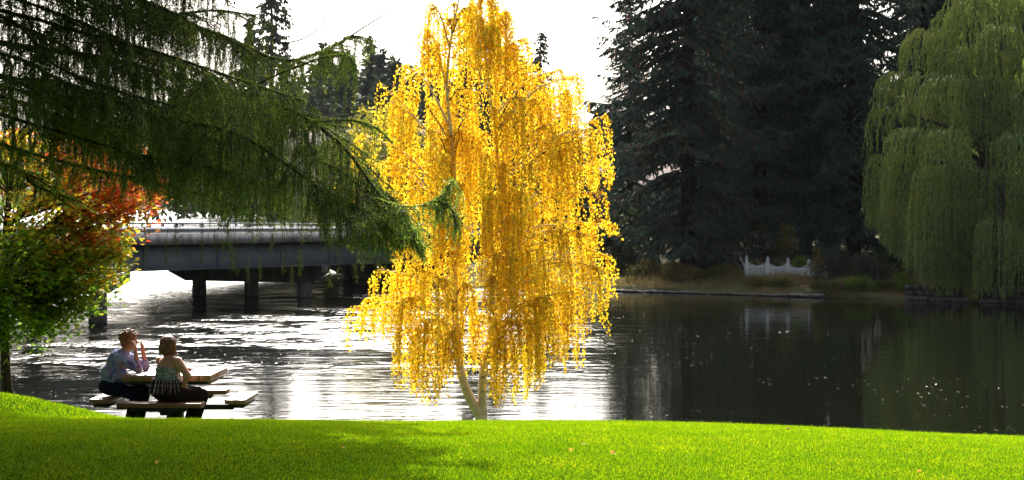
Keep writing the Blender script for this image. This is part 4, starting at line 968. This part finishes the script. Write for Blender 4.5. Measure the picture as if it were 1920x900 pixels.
        for j in range(int(Lb*9)):
            s0 = line[rng.integers(3, 12)]; sd2 = unit(np.array([-d[1], d[0], 0])*rng.choice([-1,1])+d*.4+rng.normal(0,.2,3)); sl = rng.uniform(.3, 1.1)
            bl = spline([s0, s0+sd2*sl*.5, s0+sd2*sl+[0,0,-.3*sl]], 4)
            if seen(bl[-1]) or seen(bl[0]): continue
            c, a, w2, L_, W_ = frond_rows(rng, bl, .06, 3, .26, .15, (.3,.6), .7); lv.leaves(c, a, w2, L_, W_)
            for q in range(3):
                s1 = bl[rng.integers(1,4)]; c, a, w2, L_, W_ = frond_rows(rng, np.array([s1, s1+[0,0,-rng.uniform(.3,.8)]]), .07, 2, .17, .07, (.3,.6), .5); lv.leaves(c, a, w2, L_, W_)
    print('larch quads', lv.n//4)
    wd.build('trunk', M['bark_dark'], t, smooth=True); tw.build('twigs', M['twig'], t); lv.build('crown', M['larch'], t); tipb.build('tip_needles', M['larch_tip'], t)
    for c_ in conelist: c_.build('cone', M['cone'], t)
larch()

# ------------------------------------------------------------------ picnic table
TC = np.array([-4.13, 23.45]); TG = float(lawn_z(*TC)); ROT = R(-2)
TG = 1.684
def picnic_table():
    o = np.array([TC[0], TC[1], TG]); t = thing('picnic_table', o, 'square brown picnic table with four attached benches at the river edge', 'table'); t.rotation_euler = (0, 0, ROT)
    def bevel(ob, w=.006):
        m = ob.modifiers.new('bevel', 'BEVEL'); m.width = w; m.segments = 2; return ob
    q = Batch(); nb = 8; w = 1.08/nb
    for k in range(nb): q.box((-.54+k*w+.003, -.54, .67), (-.54+(k+1)*w-.003, .54, .75))
    bevel(q.build('table_top', M['wood_top'], t), .004)
    q = Batch(); q.box((-.50,-.50,.630),(.50,-.45,.668)); q.box((-.50,.45,.630),(.50,.50,.668)); q.box((-.50,-.449,.630),(-.45,.449,.668)); q.box((.45,-.449,.630),(.50,.449,.668)); q.build('top_frame', M['black_steel'], t)
    for k in range(4):
        q = Batch()
        if k % 2 == 0:   # near and far benches: boards run left-right
            s = -1 if k == 0 else 1
            for j in range(2): y0 = s*.80-.125+j*.127; q.box((-.50, y0, .395), (.50, y0+.122, .45))
            ob = bevel(q.build('seat', M['wood_x'], t), .005)
            q = Batch(); q.box((-.36, s*.80-.10, .345), (.30, s*.80+.10, .393)); q.build('seat_bracket', M['black_steel'], t)
            q = Batch(); q.box((-.04, min(s*.1, s*.70), .28), (.04, max(s*.1, s*.70), .343)); q.build('arm', M['black_steel'], t)
        else:
            s = -1 if k == 1 else 1
            for j in range(2): x0 = s*.82-.125+j*.127; q.box((x0, -.48, .395), (x0+.122, .48, .45))
            bevel(q.build('seat', M['wood_top'], t), .005)
            q = Batch(); q.box((s*.82-.09, -.42, .345), (s*.82+.09, .40, .393)); q.build('seat_bracket', M['black_steel'], t)
            q = Batch(); q.box((min(s*.1, s*.72), -.04, .28), (max(s*.1, s*.72), .04, .343)); q.build('arm', M['black_steel'], t)
    q = Batch(); q.box((-.09,-.09,-.1),(.09,.09,.629)); q.build('pedestal', M['black_steel'], t)
picnic_table()

# ------------------------------------------------------------------ people
def fuse(parts, voxel=.010, smooth=3, name='tmp'):
    """parts: ('c', p0, r0, p1, r1) tapered limb, ('e', centre, radii, matrix) ellipsoid -> one continuous surface"""
    bm = bmesh.new()
    for p in parts:
        sub = bmesh.new()
        if p[0] == 'c':
            _, a, ra, c, rc = p
            for cen, r_ in ((a, ra), (c, rc)):
                rr = bmesh.ops.create_icosphere(sub, subdivisions=2, radius=r_)
                bmesh.ops.translate(sub, verts=rr['verts'], vec=Vector(cen))
            h = bmesh.ops.convex_hull(sub, input=list(sub.verts)); 
            bmesh.ops.delete(sub, geom=[g_ for g_ in set(h['geom_interior'])|set(h['geom_unused']) if isinstance(g_, bmesh.types.BMVert)], context='VERTS')
        else:
            _, cen, rad, rot = p
            rr = bmesh.ops.create_icosphere(sub, subdivisions=3, radius=1)
            mt = Matrix.Translation(Vector(cen)) @ (rot.to_4x4() if rot is not None else Matrix.Identity(4)) @ Matrix.Diagonal((*rad, 1))
            bmesh.ops.transform(sub, matrix=mt, verts=rr['verts'])
        me = bpy.data.meshes.new('t'); sub.to_mesh(me); sub.free(); bm.from_mesh(me); bpy.data.meshes.remove(me)
    me = bpy.data.meshes.new(name); bm.to_mesh(me); bm.free()
    ob = bpy.data.objects.new(name, me); COL.objects.link(ob)
    r_ = ob.modifiers.new('r', 'REMESH'); r_.mode = 'VOXEL'; r_.voxel_size = voxel; r_.use_smooth_shade = True
    if smooth: s_ = ob.modifiers.new('s', 'SMOOTH'); s_.iterations = smooth; s_.factor = .5
    dg = bpy.context.evaluated_depsgraph_get(); out = bpy.data.meshes.new_from_object(ob.evaluated_get(dg))
    bpy.data.objects.remove(ob); bpy.data.meshes.remove(me)
    return out
def part(name, mesh, mat, parent, base):
    mesh.transform(Matrix.Translation(-Vector(base))); mesh.materials.clear(); mesh.materials.append(mat); mesh.name = name
    mesh.polygons.foreach_set('use_smooth', np.ones(len(mesh.polygons), bool))
    o = bpy.data.objects.new(name, mesh); COL.objects.link(o); o.parent = parent; return o
def V3(*a): return Vector([float(x) for x in a])
def hand(wrist, palm_dir, up, curl, side=1, s=1.0):
    """palm + four fingers + thumb as tapered chains; palm_dir = towards the fingers, up = back-of-hand normal"""
    d = V3(*palm_dir).normalized(); n = V3(*up); n = (n-d*n.dot(d)).normalized(); w = d.cross(n).normalized()*side; out = []
    W = V3(*wrist)
    out.append(('c', W, .026*s, W+d*.05*s, .027*s))
    for k in (-1, -.33, .33, 1): out.append(('c', W+d*.02*s+w*k*.016*s, .014*s, W+d*.085*s+w*k*.03*s, .0115*s))
    for k, ln in zip((-1, -.33, .33, 1), (.062, .076, .080, .070)):
        p = W+d*.085*s+w*k*.03*s; dd = d.copy()
        for j, fr in enumerate((.45, .32, .23)):
            q = Matrix.Rotation(curl*side*-1*.6, 3, w); dd = (q @ dd).normalized(); e = p+dd*ln*fr*s; out.append(('c', p, .0095*s-.0008*j, e, .0088*s-.0008*j)); p = e
    p = W+d*.02*s+w*.026*s
    for fr in (.036, .03, .024):
        dd = (d*.75+w*.65-n*.25*curl).normalized(); e = p+dd*fr*s; out.append(('c', p, .0115*s, e, .0098*s)); p = e
    return out
def head_parts(c, fwd, s=1.0):
    f = V3(*fwd).normalized(); up = V3(0,0,1); up = (up-f*up.dot(f)).normalized(); sd_ = f.cross(up).normalized()
    Rm = Matrix((sd_, f, up)).transposed(); C = V3(*c); out = []
    E = lambda x, y, z, r: ('e', C+sd_*x*s+f*y*s+up*z*s, [k*s for k in r], Rm)
    out += [E(0,-.012,.028,(.074,.092,.082)), E(0,.030,-.030,(.058,.062,.078)), E(0,.062,-.078,(.030,.026,.024)),
            E(0,.088,-.012,(.012,.016,.024)), E(0,.100,-.024,(.014,.012,.011)), E(0,.072,.020,(.056,.018,.016)),
            E(0,.084,-.050,(.024,.010,.006)), E(0,.082,-.061,(.021,.010,.006)),
            E(.030,.068,.004,(.015,.013,.011)), E(-.030,.068,.004,(.015,.013,.011)), E(.045,.050,-.03,(.022,.024,.026)), E(-.045,.050,-.03,(.022,.024,.026)),
            E(.076,-.004,-.008,(.008,.018,.030)), E(-.076,-.004,-.008,(.008,.018,.030))]
    return out, (C, sd_, f, up, Rm)
def eyes(parent, base, fr, s=1.0):
    C, sd_, f, up, Rm = fr
    for k in (-1, 1):
        me = fuse([('e', C+(sd_*.030*k+f*.0765+up*.006)*s, (.012*s,.006*s,.0075*s), Rm)], .004, 0)
        part('eye', me, M['glass'], parent, base)
def curly(C, sd_, f, up, Rm, rng, n=100):
    out = [('e', C+up*.034-f*.018, (.086,.100,.088), Rm), ('e', C-f*.055-up*.02, (.076,.055,.075), Rm)]
    for k in range(n):
        d = V3(*rng.normal(size=3)).normalized(); x, y, z = d.dot(sd_), d.dot(f), d.dot(up)
        if y > .25 and z < .45: continue
        if z < -.55: continue
        p = C+up*.025-f*.015+sd_*x*.094+f*y*.108+up*z*.102; r_ = rng.uniform(.012, .023); out.append(('e', p, (r_, r_, r_), None))
    return out

def person_a():
    G_ = float(TG); base = (-4.80, 23.40, G_)
    t = thing('person', base, 'person in tie-dye shirt leaning elbows on the table, hands at face', 'person')
    rn = np.random.default_rng(3)
    pel = V3(-4.90,23.40,2.265); wst = V3(-4.885,23.40,2.40); cst = V3(-4.815,23.40,2.555); nk = V3(-4.74,23.40,2.675); hd = V3(-4.690,23.41,2.815)
    shN, shF = V3(-4.765,23.24,2.605), V3(-4.745,23.57,2.605)
    elN, elF = V3(-4.535,23.20,2.478), V3(-4.505,23.50,2.478); wrN, wrF = V3(-4.590,23.29,2.690), V3(-4.535,23.47,2.690)
    knN, knF = V3(-4.565,23.24,2.175), V3(-4.535,23.60,2.175); anN, anF = V3(-4.66,23.25,1.79), V3(-4.60,23.62,1.79)
    hp, fr = head_parts(hd, (.93,.30,-.12))
    handN = hand(wrN, (-.10,.10,1), (1,-.4,0), .5, -1, .92); handF = hand(wrF, (-.14,-.02,1), (1,.3,0), .9, 1, .92)
    hipN, hipF = V3(-4.87,23.30,2.245), V3(-4.87,23.50,2.245)
    RY = Matrix.Rotation(R(18), 3, 'Y')
    body = hp + handN + handF + [('c', nk, .055, hd+V3(-.02,0,-.03), .052), ('e', cst, (.115,.17,.14), RY), ('e', wst, (.13,.165,.13), RY), ('e', pel, (.14,.18,.11), None),
        ('c', shN, .052, elN, .040), ('c', shF, .052, elF, .040), ('c', elN, .040, wrN, .025), ('c', elF, .040, wrF, .025), ('c', cst+V3(.03,0,.05), .09, nk, .06), ('c', shN, .05, shF, .05),
        ('c', hipN, .085, knN, .060), ('c', hipF, .085, knF, .060), ('c', knN, .056, anN, .036), ('c', knF, .056, anF, .036)]
    part('body', fuse(body, .0065, 2), M['skin'], t, base)
    def lp(a, c, f): return a+(c-a)*f
    shirt = [('e', cst+V3(-.01,0,0), (.135,.195,.165), RY), ('e', wst+V3(.005,0,.0), (.160,.200,.150), RY), ('e', wst+V3(.03,0,-.055), (.155,.195,.085), None), ('c', shN+V3(0,-.005,0), .066, shF+V3(0,.005,0), .066), ('c', cst+V3(.02,0,.06), .10, nk+V3(-.005,0,-.015), .068),
        ('c', shN, .066, elN, .054), ('c', shF, .066, elF, .054), ('c', elN, .054, lp(elN, wrN, .30), .046), ('c', elF, .054, lp(elF, wrF, .30), .046)]
    part('shirt', fuse(shirt, .009, 3), M['tiedye'], t, base)
    jeans = [('e', pel+V3(.0,0,-.005), (.165,.205,.125), None), ('c', hipN, .105, knN, .078), ('c', hipF, .105, knF, .078), ('c', knN, .076, anN+V3(0,0,.03), .062), ('c', knF, .076, anF+V3(0,0,.03), .062)]
    part('jeans', fuse(jeans, .010, 4), M['jeans'], t, base)
    for an in (anN, anF): part('shoe', fuse([('c', V3(an.x-.03,an.y,G_+.045), .042, V3(an.x+.15,an.y,G_+.035), .034), ('c', V3(an.x,an.y,G_+.05), .042, an, .040)], .009, 2), M['shoe'], t, base)
    part('hair', fuse(curly(*fr, rn), .0055, 1), M['hair_a'], t, base)
    eyes(t, base, fr)

def person_b():
    G_ = float(TG); base = (-4.06, 22.80, G_)
    t = thing('person', base, 'person in strapless smocked top sitting on the near bench, back turned', 'person')
    th = R(40); f = V3(math.sin(th), math.cos(th), 0); r = V3(math.cos(th), -math.sin(th), 0)
    pel = V3(-4.105,22.76,2.255); wst = V3(-4.105,22.77,2.40); cst = V3(-4.095,22.79,2.53); nk = V3(-4.09,22.80,2.67); hd = V3(-4.098,22.82,2.800)
    shR, shL = cst+r*.165+V3(0,0,.085), cst-r*.150+V3(0,0,.070)
    elR = V3(-3.835,22.60,2.455); wrR = V3(-3.905,22.70,2.325); elL = V3(-4.10,23.06,2.470); wrL = V3(-3.96,23.22,2.475)
    hR, hL = pel+r*.10+V3(0,0,-.02), pel-r*.10+V3(0,0,-.02); knR, knL = V3(-3.705,22.90,2.195), V3(-3.80,23.13,2.195); anR, anL = V3(-3.83,22.99,1.79), V3(-3.93,23.16,1.79)
    Rz = Matrix((r, f, V3(0,0,1))).transposed()
    hp, fr = head_parts(hd, (.55,.82,-.05))
    handR = hand(wrR, (-.25,.75,-.35), (.2,-.2,1), .6, 1, .95); handL = hand(wrL, (.9,.3,-.05), (0,0,1), .35, -1, .95)
    body = hp+handR+handL+[('c', nk+V3(0,0,-.02), .058, hd+V3(0,-.01,-.04), .052), ('e', cst+V3(0,0,.01), (.175,.110,.125), Rz), ('c', shR-r*.02, .055, shL+r*.02, .055), ('c', cst+V3(0,0,.06), .085, nk, .058), ('e', wst, (.16,.12,.14), Rz), ('e', pel, (.19,.15,.12), Rz),
        ('c', shR, .058, elR, .046), ('c', elR, .046, wrR, .027), ('c', shL, .058, elL, .044), ('c', elL, .044, wrL, .027),
        ('c', hR, .10, knR, .062), ('c', hL, .10, knL, .062), ('c', knR, .058, anR, .036), ('c', knL, .058, anL, .036)]
    part('body', fuse(body, .0065, 2), M['skin'], t, base)
    top = [('e', V3(-4.10,22.785,2.505), (.186,.128,.085), Rz), ('e', V3(-4.10,22.775,2.43), (.182,.138,.10), Rz), ('e', V3(-4.10,22.775,2.38), (.190,.148,.08), Rz)]
    part('top', fuse(top, .009, 2), M['smock'], t, base)
    # flared striped ruffle
    nt, nz = 120, 9; me = bpy.data.meshes.new('ruffle'); vv = []; uvs = []
    for j in range(nz):
        q = j/(nz-1); z = 2.405-.175*q
        for k in range(nt+1):
            a = 2*np.pi*k/nt; amp = .008+.010*q; rr = 1+ (amp*math.sin(a*17)+amp*.5*math.sin(a*29+1))/.17
            rx, ry = .188+.026*q, .146+.045*q
            p = V3(-4.105,22.772,z)+r*(rx*rr*math.cos(a))+f*(ry*rr*math.sin(a)); vv.append(p-V3(*base)); uvs.append((k/nt, q))
    fs = [(j*(nt+1)+k, j*(nt+1)+k+1, (j+1)*(nt+1)+k+1, (j+1)*(nt+1)+k) for j in range(nz-1) for k in range(nt)]
    me.from_pydata([tuple(v) for v in vv], [], fs); uvl = me.uv_layers.new(name='UVMap')
    for lp_ in me.loops: uvl.data[lp_.index].uv = uvs[lp_.vertex_index]
    me.materials.append(M['plaid']); me.polygons.foreach_set('use_smooth', np.ones(len(me.polygons), bool))
    ro = bpy.data.objects.new('ruffle', me); COL.objects.link(ro); ro.parent = t
    so = ro.modifiers.new('thick', 'SOLIDIFY'); so.thickness = .004
    tr = [('e', pel+V3(0,0,-.015), (.215,.175,.11), Rz), ('c', hR, .112, knR, .080), ('c', hL, .112, knL, .080), ('c', knR, .078, anR+V3(0,0,.02), .062), ('c', knL, .078, anL+V3(0,0,.02), .062)]
    part('trousers', fuse(tr, .010, 4), M['trousers'], t, base)
    for an in (anR, anL): part('shoe', fuse([('c', V3(an.x-.02,an.y-.03,G_+.045), .042, V3(an.x+.09,an.y+.10,G_+.035), .034), ('c', V3(an.x,an.y,G_+.05), .042, an, .040)], .009, 2), M['shoe'], t, base)
    C, sd_, ff, up, Rm = fr; rn = np.random.default_rng(4)
    hair = [('e', C+up*.034-ff*.014, (.090,.104,.090), Rm), ('e', C-ff*.038-up*.045, (.088,.072,.090), Rm), ('e', C-sd_*.064-up*.05-ff*.01, (.030,.058,.080), Rm), ('e', C+sd_*.064-up*.05-ff*.01, (.030,.058,.080), Rm)]
    for k in range(70):
        a = rn.uniform(-2.6, 2.6); d = (sd_*math.sin(a)-ff*math.cos(a)); p = C+d*.090-ff*.012+up*rn.uniform(-.03,.07)
        if abs(a) > 2.1: continue
        hair.append(('c', p, .012, p+d*rn.uniform(-.004,.022)+sd_*rn.normal(0,.008)-up*rn.uniform(.06,.115), .006))
    part('hair', fuse(hair, .0055, 0), M['hair_b'], t, base)
    eyes(t, base, fr)
person_a(); person_b()

# ------------------------------------------------------------------ small sign by the birch
def sign():
    D = 24.2; x = (876-960)/F*D; z = float(lawn_z(x, D)); t = thing('plant_sign', (x, D, z), 'small tilted grey sign at the foot of the birch', 'sign'); t.rotation_euler = (0, 0, R(-14))
    top = CZ+(380-776.5)/F*D-z
    Rm = Matrix.Rotation(R(-38), 4, 'X') @ Matrix.Rotation(R(0), 4, 'Y')
    def slab(name, lo, hi, mat, par):
        q = Batch().box(lo, hi); o = q.build(name, mat, par); o.data.transform(Matrix.Translation((0,0,top-.065)) @ Rm); return o
    w, h = .072, .085
    fr = Batch(); fr.box((-w,-.008,-h),(w,.008,-h+.008)); fr.box((-w,-.008,h-.008),(w,.008,h)); fr.box((-w,-.008,-h+.008),(-w+.008,.008,h-.008)); fr.box((w-.008,-.008,-h+.008),(w,.008,h-.008))
    o = fr.build('frame', M['sign_frame'], t); o.data.transform(Matrix.Translation((0,0,top-.065)) @ Rm)
    slab('panel', (-w+.0081,-.005,-h+.0081), (w-.0081,.005,h-.0081), M['sign_face'], t)
    q = Batch(); q.box((-.012,.0,-.1),(.012,.02,top-.085)); q.build('post', M['sign_frame'], t)
sign()

# a few fallen leaves on the lawn
rng = np.random.default_rng(5)
for u, v in [(1066,847),(1143,851),(1091,835),(1474,807),(1719,889),(1147,852),(290,872),(640,842)]:
    # walk the sight line down onto the lawn
    for D in np.arange(10.5, 20, .02):
        p = P(u, v, D)
        if p[2] <= lawn_z(p[0], D)+.03: break
    lv = Batch(); a = unit(np.array([[1., .2, .3]])+rnd_dirs(rng, 1)*.5); lv.leaves([[0,0,.0]], a, side_of(rng, a), .034, .026); lv.leaves([[0,0,.002]], unit(a+[[.0,.5,.1]]), side_of(rng, a), .028, .018)
    o = lv.build('fallen_leaf', M['yellow_leaf']); o.location = (float(p[0]), float(D), float(p[2])+.01); tag(o, 'small fallen orange leaf lying on the sunny lawn' if u > 900 else 'small fallen orange leaf lying on the shaded lawn', 'leaf', 'fallen leaves on the sunny lawn' if u > 900 else 'fallen leaves on the shaded lawn')

# ------------------------------------------------------------------ haze
HAZE = 0.00004
if HAZE > 0:
    q = Batch(); q.box((-2400,-80,-3),(1400,2600,60)); h = q.build('haze', None); h.data.materials.clear()
    m, n, l = new_mat('river_haze'); v_ = n.new('ShaderNodeVolumePrincipled'); oo = n.new('ShaderNodeOutputMaterial')
    v_.inputs['Color'].default_value = (.80,.88,1.0,1); v_.inputs['Density'].default_value = HAZE; v_.inputs['Anisotropy'].default_value = 0.0
    l.new(v_.outputs[0], oo.inputs['Volume']); h.data.materials.append(m); tag(h, kind='stuff'); h['label'] = 'thin pale autumn haze over the river'; h['category'] = 'haze'
